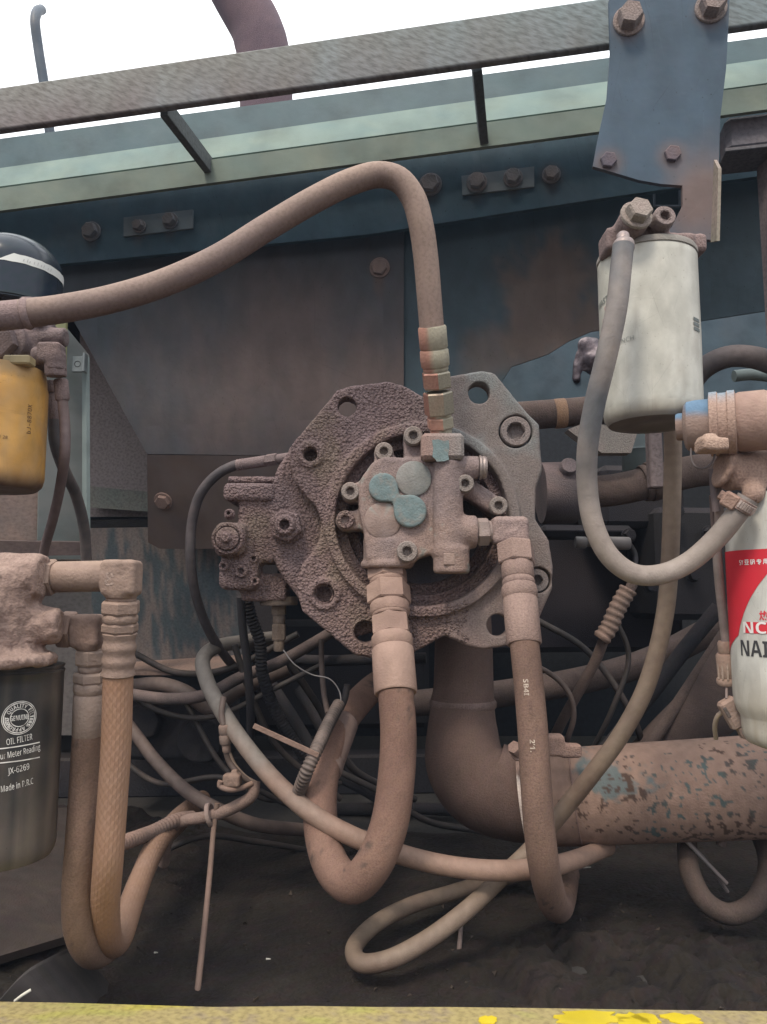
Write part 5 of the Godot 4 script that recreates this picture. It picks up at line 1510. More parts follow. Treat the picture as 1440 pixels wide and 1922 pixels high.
	mb.field(func(p: Vector3) -> float:
		return smin(rbox(p, Vector3(0, 0, -0.012), Vector3(0.014, 0.007, 0.014), 0.003), rbox(p, Vector3(-0.004, 0.004, -0.014), Vector3(0.007, 0.008, 0.012), 0.003), 0.006) + 0.0018 * n1.get_noise_3dv(p * 4.0), Vector3(-0.03, -0.02, -0.04), Vector3(0.03, 0.05, 0.012), 0.0028, tq)
	put(mb, "strap_ear", M.cast, o, paint(Color(0.40, 0.28, 0.225), Color(0.46, 0.34, 0.27), 0.4))
	put(pipe([1297, 842, 0.85, 1298, 860, 0.84, 1306, 876, 0.83, 1322, 879, 0.83, 1338, 866, 0.83, 1343, 845, 0.83], 0.0012, 0.004, 8), "wire_loop", M.painted, o, paint(Color(0.12, 0.1, 0.1)))
	t = facing(1390, 880, 0.85)
	u = sz(1, 0.85)
	mb = MB.new()
	mb.field(func(p: Vector3) -> float:
		var v := rod(p, Vector3(-24 * u, -4 * u, -0.01), Vector3(90 * u, 10 * u, -0.02), 36 * u, 0.006)
		v = smin(v, rod(p, Vector3(-30 * u, 6 * u, -0.01), Vector3(-18 * u, 2 * u, -0.01), 40 * u, 0.005), 0.008)
		v = smin(v, cap(p, Vector3(60 * u, 20 * u, -0.02), Vector3(16 * u, -50 * u, 0.006), 19 * u), 0.008)
		return v + 0.0014 * n1.get_noise_3dv(p * 4.0), Vector3(-0.045, -0.055, -0.05), Vector3(0.06, 0.05, 0.035), 0.003, t)
	put(mb, "outlet_casting", M.cast, o, paint(Color(0.34, 0.235, 0.195), Color(0.44, 0.32, 0.26), 0.45))
	# hose clamp on the nozzle
	o = thing("hose_clamp", "dusty worm-drive hose clamp on the nozzle end of the looping grey hose", "hose clamp", P(1392, 950, 0.82))
	var c0 := P(1380, 966, 0.83)
	var c1 := P(1408, 928, 0.822)
	var cx := (c1 - c0).normalized()
	mb = MB.new()
	var rr := sz(24, 0.83)
	mb.lathe(c0.lerp(c1, 0.25), cx, [Vector2(rr - 0.001, 0), Vector2(rr, 0.0005), Vector2(rr, 0.0125), Vector2(rr - 0.001, 0.013)], 36)
	put(mb, "band", M.steel, o, paint(Color(0.33, 0.28, 0.26), DUST, 0.3))
	for k in 8:
		mb = MB.new()
		var an := -0.2 + k * 0.2
		var f := toward(c0)
		f = (f - cx * f.dot(cx)).normalized()
		var g := cx.cross(f)
		var dd := f * cos(an) + g * sin(an)
		mb.box(Transform3D(Basis(dd.cross(cx), cx, dd), c0.lerp(c1, 0.25) + cx * 0.0065 + dd * (rr + 0.0004)), Vector3(0.0026, 0.008, 0.0016), 0.0003)
		put(mb, "thread_slot", M.steel, o, paint(Color(0.5, 0.42, 0.38)))
	mb = MB.new()
	var f0 := toward(c0)
	f0 = (f0 - cx * f0.dot(cx)).normalized()
	var g0 := cx.cross(f0)
	mb.box(Transform3D(Basis(g0, cx, f0), c0.lerp(c1, 0.4) + g0 * -rr * 0.9 + f0 * rr * 0.6), Vector3(0.017, 0.017, 0.012), 0.002)
	mb.lathe(c0.lerp(c1, 0.4) + g0 * -rr * 1.2 + f0 * rr * 0.5, -g0, [Vector2(0.0055, 0), Vector2(0.0055, 0.009), Vector2(0, 0.009)], 6)
	put(mb, "screw_housing", M.cast, o, paint(Color(0.33, 0.25, 0.215), DUST, 0.4))
	# --- white and red filter
	d = 0.85
	b = P(1494, 1392, d)
	r = sz(104, d)
	hh = sz(470, d)
	o = thing("labelled_filter", "white filter can with red label NC- and black NAIBO lettering, right edge", "fuel filter", b)
	upright_can(o, b, [Vector2(0, -0.006), Vector2(r * 0.65, -0.006), Vector2(r * 0.8, -0.002), Vector2(r * 0.87, 0.006), Vector2(r * 0.89, 0.026), Vector2(r * 0.90, 0.028), Vector2(r * 0.95, 0.034), Vector2(r * 0.99, 0.042), Vector2(r, 0.052), Vector2(r, hh * 0.86), Vector2(r * 0.97, hh * 0.93), Vector2(r * 0.90, hh * 0.99), Vector2(r * 0.6, hh)], "can_body", M.can, func(p: Vector3, n: Vector3) -> Color:
		var hgt := p.y - b.y
		var ang := atan2(p.x - b.x, p.z - b.z)
		var f := n2.get_noise_3d(ang * 0.3, p.y * 0.1, 4.0)
		var a := n1.get_noise_3dv(p)
		return Color(0.68, 0.68, 0.645).lerp(Color(0.42, 0.36, 0.28), clampf(smoothstep(0.1, 0.04, hgt + f * 0.02) * 0.55 + f * 0.4 + a * 0.1, 0, 1)))
	map = drum(b, r, 0.0005)
	var dp := func(x: float, y: float) -> Vector2: return on_drum(b, r, x, y)
	var arc := [[1442, 1075], [1424, 1098], [1408, 1124], [1397, 1150], [1390, 1174], [1387, 1192]]
	var poly := PackedVector2Array()
	var tl: Vector2 = dp.call(1376, 1034)
	poly.append(Vector2(-0.095, tl.y)); poly.append(Vector2(0.05, tl.y))
	var rest := [Vector2(0.05, dp.call(1440, 1060).y)]
	for e in arc: rest.append(dp.call(e[0], e[1]))
	rest.append(Vector2(-0.082, dp.call(1385, 1215).y)); rest.append(Vector2(-0.095, dp.call(1385, 1230).y))
	poly.append_array(PackedVector2Array(rest))
	mb = MB.new()
	mb.cells(poly, 0.006, map)
	var bx: Vector2 = dp.call(1400, 1167)
	var by: Vector2 = dp.call(1400, 1188)
	mb.cells(PackedVector2Array([Vector2(bx.x, bx.y), Vector2(0.03, bx.y), Vector2(0.03, by.y), Vector2(by.x, by.y)]), 0.006, map)
	put(mb, "red_label", M.print, o, paint(Color(0.62, 0.030, 0.050), Color(0.55, 0.10, 0.10), 0.1, 0.0))
	mb = MB.new()
	var m2 := drum(b, r, 0.0010)
	q = dp.call(1424, 1178)
	letters(mb, "NC-", 0.0125, q + Vector2(-0.002, -0.0005), m2, 0, 1.25, "Droid Sans", true)
	put(mb, "model_print", M.print, o, paint(Color(0.75, 0.72, 0.72)))
	mb = MB.new()
	hanzi(mb, ["sui", "yan", "fan", "zhuan", "yong"], dp.call(1389, 1056), 0.0062, 0.0073, m2, 0.0009)
	put(mb, "white_print", M.print, o, paint(Color(0.75, 0.72, 0.72)))
	mb = MB.new()
	hanzi(mb, ["ran", "you"], dp.call(1426, 1155), 0.0115, 0.0128, map, 0.0013)
	put(mb, "red_print", M.print, o, paint(Color(0.6, 0.05, 0.07)))
	mb = MB.new()
	q = dp.call(1387, 1214)
	letters(mb, "NAIBO", 0.0175, q + Vector2(0.036, -0.001), map, 0, 0.86, "Droid Sans", true)
	put(mb, "black_print", M.print, o, paint(Color(0.05, 0.05, 0.055)))
	# --- wire and connectors beside it
	o = thing("wire_lead", "two dusty wires in a sleeve hanging beside the red labelled filter", "cable", P(1345, 880, 0.88))
	put(pipe([1338, 880, 0.88, 1341, 920, 0.88, 1345, 960, 0.88], sz(7.5, 0.88), 0.006, 12), "sleeve", M.hose, o, paint(Color(0.14, 0.12, 0.13), PINK, 0.3))
	put(pipe([1346, 900, 0.885, 1350, 980, 0.89, 1346, 1020, 0.9, 1350, 1090, 0.9, 1358, 1160, 0.9, 1364, 1215, 0.9], sz(8.5, 0.9), 0.006, 12), "lead", M.hose, o, paint(Color(0.30, 0.255, 0.24), PINK, 0.4))
	put(pipe([1336, 930, 0.89, 1340, 1000, 0.9, 1347, 1080, 0.905], sz(4.5, 0.9), 0.006, 10), "wire", M.hose, o, paint(Color(0.13, 0.1, 0.1), PINK, 0.2))
	o = thing("round_connector", "dusty tan ribbed round plug connector hanging open end down beside the filter", "connector", P(1366, 1285, 0.9))
	stack(o, P(1360, 1203, 0.9), P(1367, 1285, 0.9), [["neck", 0, 0.3, sz(13, 0.9), 0], ["shell", 0.28, 0.85, sz(17.5, 0.9), 0], ["lip", 0.83, 1, sz(20, 0.9), 0]], M.dusty, paint(Color(0.33, 0.26, 0.22), DUST, 0.4))
	for k in 5:
		mb = MB.new()
		var f := (k - 2) * 0.5
		var p := P(1366, 1258, 0.9)
		var tz := toward(p)
		tz.y = 0
		tz = tz.normalized().rotated(Vector3.UP, f)
		mb.box(Transform3D(Basis(Vector3.UP.cross(tz), Vector3.UP, tz), p + tz * (sz(17.5, 0.9) + 0.0006)), Vector3(0.0024, 0.022, 0.002), 0.0005)
		put(mb, "rib", M.dusty, o, paint(Color(0.36, 0.28, 0.235)))
	o = thing("square_connector", "dusty flat square plug with latch windows hanging tilted under the round connector", "connector", P(1380, 1340, 0.88))
	t = facing(1376, 1338, 0.88)
	t.basis = t.basis * Basis(Vector3.BACK, 0.5)
	mb = MB.new()
	mb.box(t, Vector3(0.022, 0.036, 0.014), 0.003)
	put(mb, "housing", M.dusty, o, paint(Color(0.30, 0.24, 0.215), DUST, 0.35))
	mb = MB.new()
	mb.box(Transform3D(t.basis, t * Vector3(0.003, -0.024, 0)), Vector3(0.018, 0.016, 0.012), 0.002)
	put(mb, "rear_boot", M.dusty, o, paint(Color(0.29, 0.23, 0.21), DUST, 0.35))
	for s in [-1, 1]:
		mb = MB.new()
		mb.box(Transform3D(t.basis, t * Vector3(s * 0.008, 0.006, 0.0066)), Vector3(0.004, 0.013, 0.002), 0.0005)
		put(mb, "latch", M.dusty, o, paint(Color(0.13, 0.11, 0.105)))
	put(pipe([1366, 1284, 0.9, 1364, 1295, 0.89, 1364, 1312, 0.88], 0.0016, 0.004, 8), "strap", M.hose, o, paint(Color(0.2, 0.17, 0.16), PINK, 0.3))
	put(pipe([1362, 1332, 0.885, 1349, 1342, 0.89, 1342, 1362, 0.9, 1344, 1386, 0.91], sz(4.5, 0.89), 0.004, 10), "wire_loop", M.hose, o, paint(Color(0.36, 0.3, 0.23), PINK, 0.3))
	# --- big brown pipe and its elbow
	var pa := P(1030, 1496, 1.22)
	var pb := P(1560, 1468, 1.12)
	ax = (pb - pa).normalized()
	o = thing("intake_pipe", "big brown horizontal steel pipe with chipped paint showing blue, lower right", "pipe", pa)
	mb = MB.new()
	var L := pa.distance_to(pb)
	var R := sz(89, 1.18)
	var pr := []
	for k in 191: pr.append(Vector2(R, L * k / 190.0))
	mb.lathe(pa, ax, pr, 150, Vector3.DOWN)
	var chip := FastNoiseLite.new()
	chip.seed = 9; chip.frequency = 62.0; chip.fractal_octaves = 4
	var up := ax.cross(Vector3.FORWARD).normalized()
	if up.y < 0: up = -up
	var spots := [[1330, 1480, 0.05, 1.0], [1200, 1500, 0.05, 0.65], [1110, 1530, 0.04, 0.5], [1390, 1425, 0.035, 1.0], [1280, 1540, 0.06, 0.9], [1420, 1540, 0.05, 0.8], [1390, 1455, 0.02, 1.2], [1100, 1410, 0.03, 0.6], [1340, 1500, 0.04, 1.0], [1240, 1410, 0.04, 0.4]]
	var sp := []
	for s in spots: sp.append([P(s[0], s[1], 1.1), s[2], s[3]])
	var bare := P(1160, 1480, 1.1)
	put(mb, "pipe_wall", M.dusty, o, func(p: Vector3, n: Vector3) -> Color:
		var a := n1.get_noise_3dv(p)
		var b2 := n2.get_noise_3dv(p)
		var c := Color(0.235, 0.158, 0.13).lerp(Color(0.28, 0.188, 0.15), clampf(0.5 + a, 0, 1)) * (1.0 + 0.12 * b2)
		var near := 0.0
		for s in sp: near = maxf(near, s[2] * (1.0 - p.distance_to(s[0]) / (s[1] * 1.5)))
		var ch := chip.get_noise_3dv(p) + a * 0.2
		if n.z > -0.3:
			if Vector2((p.x - bare.x) / 0.05, (p.y - bare.y) / 0.026).length() + a * 0.9 + b2 * 0.4 < 1.2: c = c.lerp(Color(0.105, 0.145, 0.155), 0.85 * smoothstep(1.2, 0.8, Vector2((p.x - bare.x) / 0.05, (p.y - bare.y) / 0.026).length() + a * 0.9 + b2 * 0.4))
			if near > 0.0 and ch > 0.36 - near * 0.34: c = c.lerp(Color(0.075, 0.10, 0.10).lerp(Color(0.09, 0.055, 0.045), clampf(0.5 + a * 2.0, 0, 1)), smoothstep(0.36 - near * 0.34, 0.40 - near * 0.34, ch))
		return c)
	mb = MB.new()
	mb.lathe(pa + ax * 0.042, ax, [Vector2(R, 0), Vector2(R + 0.002, 0.0005), Vector2(R + 0.002, 0.002), Vector2(R, 0.0025)], 60)
	put(mb, "weld_seam", M.cast, o, paint(Color(0.22, 0.15, 0.13)))
	o = thing("rubber_elbow", "dark brown rubber elbow joining the big pipe and going up behind the pump", "pipe elbow", P(880, 1400, 1.25))
	mb = MB.new()
	var ep := [868, 1120, 1.42, 870, 1200, 1.36, 870, 1290, 1.3, 868, 1370, 1.27, 874, 1430, 1.25, 905, 1470, 1.24, 960, 1488, 1.23, 1040, 1494, 1.22]
	var pts := spline(sight(ep), 0.008)
	var rad := PackedFloat32Array()
	for i in pts.size():
		var s := float(i) / pts.size()
		rad.append(lerpf(sz(56, 1.3), sz(84, 1.23), smoothstep(0.35, 0.8, s)) * (1.0 + 0.03 * smoothstep(0.02, 0.0, absf(s - 0.42))))
	mb.tube(pts, rad, 44)
	put(mb, "elbow_body", M.rough_hose, o, paint(Color(0.105, 0.07, 0.06), Color(0.155, 0.105, 0.09), 0.35, 0.35))
	mb = MB.new()
	mb.lathe(P(869, 1330, 1.285), Vector3.UP, [Vector2(sz(60, 1.28), 0), Vector2(sz(63, 1.28), 0.004), Vector2(sz(63, 1.28), 0.012), Vector2(sz(60, 1.28), 0.016)], 40)
	put(mb, "band", M.cast, o, paint(Color(0.14, 0.10, 0.09), PINK, 0.1))
	o = thing("pipe_clamp", "wide bolted pipe clamp with bright worn edge between rubber elbow and big pipe", "pipe clamp", P(1010, 1490, 1.22))
	mb = MB.new()
	var k0 := P(982, 1492, 1.225)
	mb.lathe(k0, ax, [Vector2(R * 0.98, 0), Vector2(R * 1.09, 0.001), Vector2(R * 1.09, 0.006), Vector2(R * 1.03, 0.007), Vector2(R * 1.03, 0.03), Vector2(R * 1.10, 0.031), Vector2(R * 1.10, 0.042), Vector2(R * 1.0, 0.043)], 72)
	put(mb, "clamp_ring", M.cast, o, func(p: Vector3, n: Vector3) -> Color:
		var s := (p - k0).dot(ax)
		var a := n2.get_noise_3dv(p)
		if s < 0.0075 and p.y < k0.y + 0.045 and p.y > k0.y - 0.075 and n.z > -0.2: return Color(0.58, 0.5, 0.45) * (1.0 + 0.4 * a)
		return Color(0.29, 0.205, 0.175).lerp(Color(0.2, 0.14, 0.12), clampf(0.4 + n1.get_noise_3dv(p), 0, 1)))
	mb = MB.new()
	mb.field(func(p: Vector3) -> float:
		return smin(rbox(p, Vector3(0.0, 0, 0), Vector3(0.013, 0.016, 0.012), 0.005), rbox(p, Vector3(0.024, -0.008, 0), Vector3(0.015, 0.01, 0.01), 0.004), 0.006) + 0.0012 * n1.get_noise_3dv(p * 3.0), Vector3(-0.03, -0.03, -0.025), Vector3(0.05, 0.03, 0.025), 0.003, facing(1042, 1398, 1.13))
	put(mb, "clamp_lug", M.cast, o, paint(Color(0.30, 0.21, 0.18), DUST, 0.3))
	bolt(o, P(975, 1412, 1.14), Vector3(-0.5, 0.5, 0.6).normalized(), 0.011, 0.02, M.cast, paint(Color(0.28, 0.2, 0.18), DUST, 0.3))

const HAN := {
	# pen strokes in a unit square, x right, y up
	"ran": [[0.18, 0.95, 0.16, 0.45], [0.16, 0.45, 0.02, 0.05], [0.18, 0.45, 0.32, 0.1], [0.04, 0.75, 0.08, 0.55], [0.32, 0.75, 0.26, 0.6], [0.5, 0.95, 0.38, 0.55], [0.42, 0.82, 0.6, 0.82], [0.6, 0.82, 0.4, 0.35], [0.66, 0.68, 0.98, 0.68], [0.82, 0.95, 0.66, 0.35], [0.82, 0.68, 0.98, 0.35], [0.4, 0.22, 0.36, 0.05], [0.56, 0.22, 0.58, 0.06], [0.72, 0.22, 0.76, 0.06], [0.88, 0.24, 0.97, 0.06]],
	"you": [[0.08, 0.92, 0.2, 0.8], [0.03, 0.62, 0.15, 0.52], [0.05, 0.05, 0.22, 0.38], [0.36, 0.68, 0.36, 0.05], [0.36, 0.68, 0.95, 0.68], [0.95, 0.68, 0.95, 0.05], [0.36, 0.06, 0.95, 0.06], [0.36, 0.37, 0.95, 0.37], [0.65, 0.95, 0.65, 0.06]],
	"sui": [[0.1, 0.9, 0.36, 0.9], [0.1, 0.9, 0.1, 0.5], [0.1, 0.5, 0.36, 0.5], [0.36, 0.5, 0.36, 0.1], [0.08, 0.1, 0.36, 0.1], [0.55, 0.9, 0.72, 0.5], [0.9, 0.9, 0.72, 0.5], [0.72, 0.5, 0.72, 0.1]],
	"yan": [[0.08, 0.92, 0.92, 0.92], [0.36, 0.92, 0.36, 0.1], [0.64, 0.92, 0.64, 0.1], [0.12, 0.7, 0.24, 0.35], [0.88, 0.7, 0.76, 0.35], [0.04, 0.08, 0.96, 0.08]],
	"fan": [[0.05, 0.88, 0.42, 0.88], [0.22, 0.88, 0.08, 0.45], [0.14, 0.5, 0.38, 0.5], [0.14, 0.1, 0.38, 0.1], [0.14, 0.5, 0.14, 0.1], [0.38, 0.5, 0.38, 0.1], [0.55, 0.9, 0.5, 0.08], [0.55, 0.88, 0.85, 0.88], [0.85, 0.88, 0.88, 0.1], [0.62, 0.65, 0.76, 0.45]],
	"zhuan": [[0.15, 0.82, 0.85, 0.82], [0.05, 0.6, 0.95, 0.6], [0.5, 0.97, 0.34, 0.42], [0.34, 0.42, 0.8, 0.42], [0.8, 0.42, 0.5, 0.2], [0.32, 0.22, 0.66, 0.02]],
	"yong": [[0.18, 0.92, 0.18, 0.4], [0.18, 0.4, 0.05, 0.05], [0.18, 0.92, 0.88, 0.92], [0.88, 0.92, 0.88, 0.05], [0.18, 0.65, 0.88, 0.65], [0.18, 0.38, 0.88, 0.38], [0.53, 0.92, 0.53, 0.05]],
}
func hanzi(mb: MB, row: Array, at: Vector2, size: float, step: float, map: Callable, pen: float) -> void:
	for i in row.size():
		var o := at + Vector2(step * i, -size / 2)
		for s in HAN[row[i]]: stroke(mb, o + Vector2(s[0], s[1]) * size, o + Vector2(s[2], s[3]) * size, pen, map)

func line(called: String, label: String, cat: String, part: String, a: Array, px: float, m: Material, col: Callable, group := "", sides := 14, step := 0.008) -> Node3D:
	var d: float = a[2]
	var o := thing(called, label, cat, P(a[0], a[1], a[2]), group)
	put(pipe(a, sz(px, d), step, sides), part, m, o, col)
	return o

func corrugated(a: Array, r: float, pitch: float) -> MB:
	var pts := spline(sight(a), pitch / 4.0)
	var rad := PackedFloat32Array()
	for i in pts.size(): rad.append(r * (1.0 + 0.1 * sin(i * TAU / 4.0)))
	var mb := MB.new()
	mb.tube(pts, rad, 16)
	return mb

func clutter() -> void:
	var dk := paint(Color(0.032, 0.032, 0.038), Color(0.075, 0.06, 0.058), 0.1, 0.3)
	var br := paint(Color(0.095, 0.072, 0.066), Color(0.18, 0.132, 0.115), 0.3, 0.35)
	# --- pipes right of the pump
	var o := line("steel_pipe", "brown steel pipe leaving the right side of the pump flange at its top bolt", "pipe", "tube", [960, 782, 1.45, 1060, 775, 1.44, 1180, 765, 1.42, 1300, 760, 1.42], 27, M.cast, br, "", 24)
	stack(o, P(1040, 777, 1.44), P(1062, 775, 1.44), [["rust_band", 0, 1, sz(28, 1.44), 0]], M.cast, paint(Color(0.34, 0.22, 0.14), Color(0.2, 0.13, 0.11), 0.3))
	o = line("suction_pipe", "brown pipe with a ringed joint running right from the pump's dark side port", "pipe", "tube", [1080, 925, 1.42, 1150, 920, 1.41, 1220, 905, 1.4, 1300, 885, 1.4, 1400, 875, 1.4], 30, M.cast, br, "", 26)
	stack(o, P(1205, 908, 1.4), P(1245, 898, 1.4), [["joint_ring", 0, 0.3, sz(35, 1.4), 0], ["joint_sleeve", 0.3, 0.75, sz(38, 1.4), 0], ["joint_ring", 0.75, 1.0, sz(35, 1.4), 0]], M.cast, br)
	stack(o, P(1015, 926, 1.42), P(1100, 924, 1.42), [["port_flange", 0, 0.75, sz(58, 1.42), 0], ["port_neck", 0.75, 1.0, sz(38, 1.42), 0]], M.cast, paint(Color(0.10, 0.09, 0.10), PINK, 0.2))
	var mb := MB.new()
	mb.lathe(P(1068, 876, 1.37), Vector3(0, 0.3, 1), [Vector2(0.016, -0.03), Vector2(0.016, 0.004), Vector2(0.014, 0.007), Vector2(0, 0.007)], 20)
	put(mb, "port_bolt", M.cast, o, paint(Color(0.16, 0.14, 0.15), PINK, 0.2))
	# engine seen through the gaps
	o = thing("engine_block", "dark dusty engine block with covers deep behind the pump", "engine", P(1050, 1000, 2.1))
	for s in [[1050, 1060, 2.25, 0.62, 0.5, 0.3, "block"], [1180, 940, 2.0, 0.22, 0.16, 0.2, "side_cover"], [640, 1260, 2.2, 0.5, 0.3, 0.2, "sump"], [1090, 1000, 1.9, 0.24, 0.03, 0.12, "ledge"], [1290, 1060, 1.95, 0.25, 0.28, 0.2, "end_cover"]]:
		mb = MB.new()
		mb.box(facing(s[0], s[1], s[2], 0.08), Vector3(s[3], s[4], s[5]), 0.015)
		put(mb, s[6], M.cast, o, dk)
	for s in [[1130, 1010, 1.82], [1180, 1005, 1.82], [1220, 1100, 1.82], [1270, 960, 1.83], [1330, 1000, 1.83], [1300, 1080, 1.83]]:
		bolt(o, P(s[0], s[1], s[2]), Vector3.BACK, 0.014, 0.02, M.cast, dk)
	o = thing("green_canister", "small pale green canister glimpsed beneath the white filter", "canister", P(1190, 860, 1.7))
	mb = MB.new()
	mb.lathe(P(1205, 890, 1.6), Vector3.UP, [Vector2(0, 0), Vector2(0.036, 0), Vector2(0.04, 0.006), Vector2(0.04, 0.045), Vector2(0.043, 0.05), Vector2(0.04, 0.055), Vector2(0.04, 0.11), Vector2(0.036, 0.12), Vector2(0.02, 0.125), Vector2(0.02, 0.16), Vector2(0, 0.16)], 30)
	put(mb, "body", M.painted, o, paint(Color(0.15, 0.2, 0.21), Color(0.25, 0.26, 0.25), 0.3, 0.2))
	o = thing("cast_bracket", "pale chipped bracket end left of the looping hose under the white filter", "bracket", P(1110, 815, 1.4))
	mb = MB.new()
	mb.plate(facing(1100, 815, 1.36), ons(facing(1100, 815, 1.36), [1066, 806, 1100, 792, 1150, 800, 1200, 800, 1185, 850, 1130, 850, 1092, 826]), 0.03, 0.02)
	put(mb, "bracket_plate", M.cast, o, paint(Color(0.26, 0.26, 0.24), PINK, 0.35))
	o = thing("turbo_housing", "dark metal rounded housing with daylight painted pale on top in the torn plate's gap", "engine part", P(1100, 690, 1.95))
	mb = MB.new()
	var tf := facing(1112, 680, 1.95)
	mb.field(func(p: Vector3) -> float:
		var v := (p - Vector3(0.01, 0.0, 0)).length() - 0.055
		v = smin(v, cap(p, Vector3(-0.02, 0.04, 0.02), Vector3(0.06, 0.06, 0), 0.022), 0.02)
		v = smin(v, cap(p, Vector3(-0.04, 0.05, 0.02), Vector3(-0.05, -0.05, 0.02), 0.012), 0.01)
		return v + 0.004 * n1.get_noise_3dv(p * 3.0), Vector3(-0.09, -0.09, -0.09), Vector3(0.11, 0.11, 0.09), 0.006, tf)
	put(mb, "housing", M.steel, o, paint(Color(0.13, 0.11, 0.13), Color(0.4, 0.38, 0.4), 0.1, 0.5))  # pale upper faces put daylight into the colour
	line("loose_hose", "dark hose bending over behind the white filter at the right edge", "hose", "hose_body", [1290, 730, 1.3, 1320, 692, 1.28, 1365, 670, 1.26, 1420, 672, 1.25, 1490, 700, 1.24], 20, M.hose, paint(Color(0.10, 0.09, 0.095), Color(0.22, 0.18, 0.175), 0.35, 0.4), "", 18)
	line("green_bar", "pale green curved bar just below the dark bending hose, right edge", "bar", "bar", [1378, 706, 1.32, 1410, 703, 1.32, 1480, 712, 1.32], 11, M.painted, paint(Color(0.2, 0.25, 0.25)), "", 12)
	o = thing("mount_post", "dark brown upright square post under the white filter, behind the drain hose", "post", P(1225, 880, 1.3))
	mb = MB.new()
	mb.box(facing(1228, 850, 1.25), Vector3(0.022, 0.12, 0.022), 0.002)
	put(mb, "post_body", M.worn, o, paint(Color(0.17, 0.14, 0.14), PINK, 0.2))
	# bundle hanging under the looping hose
	o = line("taped_loom", "taped wiring loom running down-left between elbow hose and drain hose", "cable", "loom", [1188, 1095, 1.3, 1165, 1140, 1.3, 1140, 1185, 1.3, 1118, 1240, 1.31, 1085, 1300, 1.33, 1052, 1360, 1.36, 1030, 1410, 1.4], 10, M.rough_hose, br)
	put(corrugated([1180, 1105, 1.29, 1160, 1140, 1.29, 1142, 1180, 1.29, 1128, 1200, 1.29], sz(16, 1.29), 0.012), "tape_wrap", M.rough_hose, o, paint(Color(0.19, 0.145, 0.125), DUST, 0.2))
	line("thin_cable", "thin pinkish cable arching beside the taped loom down to a plug", "cable", "cable", [975, 1240, 1.36, 1020, 1257, 1.34, 1050, 1278, 1.33, 1070, 1305, 1.32, 1077, 1345, 1.32, 1066, 1385, 1.33, 1060, 1410, 1.35], 5, M.hose, br)
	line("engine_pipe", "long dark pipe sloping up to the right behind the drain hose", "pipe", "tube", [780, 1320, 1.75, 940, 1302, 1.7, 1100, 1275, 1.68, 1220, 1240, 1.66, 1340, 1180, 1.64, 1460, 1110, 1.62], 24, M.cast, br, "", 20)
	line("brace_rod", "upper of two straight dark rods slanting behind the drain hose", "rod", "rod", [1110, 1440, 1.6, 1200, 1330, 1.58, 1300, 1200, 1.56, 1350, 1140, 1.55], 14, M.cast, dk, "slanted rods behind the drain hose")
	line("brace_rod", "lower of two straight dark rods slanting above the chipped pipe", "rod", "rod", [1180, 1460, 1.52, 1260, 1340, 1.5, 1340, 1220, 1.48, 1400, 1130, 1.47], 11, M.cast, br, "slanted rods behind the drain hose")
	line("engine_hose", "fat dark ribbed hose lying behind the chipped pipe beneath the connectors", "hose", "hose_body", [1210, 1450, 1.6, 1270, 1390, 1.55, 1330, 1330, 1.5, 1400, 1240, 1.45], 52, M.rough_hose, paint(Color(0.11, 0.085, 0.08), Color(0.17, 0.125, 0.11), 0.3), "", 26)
	o = thing("sensor_plug", "small pale plug lying on a bracket behind the looping grey hose", "connector", P(1130, 1015, 1.5))
	stack(o, P(1080, 1018, 1.5), P(1182, 1020, 1.5), [["plug_body", 0, 0.2, 0.012, 0], ["plug_neck", 0.2, 0.55, 0.009, 0], ["plug_end", 0.55, 1.0, 0.013, 0]], M.painted, paint(Color(0.17, 0.16, 0.16), Color(0.4, 0.36, 0.35), 0.2))
	line("engine_cable", "thin dark cable drooping from the small pale plug", "cable", "cable", [1182, 1022, 1.5, 1192, 1040, 1.5, 1190, 1075, 1.48, 1180, 1110, 1.45], 5, M.hose, dk)
	# lower right loop
	o = line("floor_loop_hose", "dim dusty hose hanging in a U under the chipped pipe at the right edge", "hose", "hose_body", [1292, 1520, 1.24, 1290, 1590, 1.18, 1298, 1645, 1.12, 1325, 1693, 1.09, 1368, 1716, 1.08, 1412, 1700, 1.08, 1438, 1655, 1.1, 1442, 1610, 1.14, 1425, 1565, 1.2, 1395, 1520, 1.25], 17, M.rough_hose, paint(Color(0.05, 0.04, 0.036), Color(0.12, 0.085, 0.07), 0.25, 0.35), "", 18)
	o = line("tie_tail", "pale pair of cable tie tails hanging below the chipped pipe", "cable tie", "tail", [1282, 1572, 1.15, 1320, 1612, 1.15, 1364, 1658, 1.15], 4, M.painted, paint(Color(0.22, 0.2, 0.2), PINK, 0.2), "", 8)
	put(pipe([1286, 1574, 1.16, 1330, 1622, 1.16, 1366, 1674, 1.16], sz(3.5, 1.16), 0.01, 8), "tail", M.painted, o, paint(Color(0.2, 0.18, 0.18), PINK, 0.2))
	line("drain_nipple", "short stub nipple under the chipped pipe near the right edge", "nipple", "stub", [1358, 1562, 1.15, 1356, 1574, 1.15, 1354, 1586, 1.15], 9, M.cast, br)
	# --- left and centre wiring
	line("loom_branch", "dark loom rising right from behind the braided hose toward the pump bottom", "cable", "loom", [235, 1302, 1.45, 320, 1312, 1.42, 390, 1303, 1.4, 450, 1272, 1.4, 520, 1245, 1.42, 580, 1212, 1.46, 650, 1170, 1.52], 11, M.rough_hose, paint(Color(0.075, 0.068, 0.07), Color(0.22, 0.165, 0.15), 0.4, 0.4))
	line("loom_branch", "shorter brown hose arching beside the loom left of the streaked tank's foot", "hose", "hose_body", [235, 1290, 1.5, 300, 1285, 1.48, 345, 1298, 1.46, 400, 1330, 1.45, 440, 1300, 1.45, 540, 1255, 1.47], 14, M.hose, br)
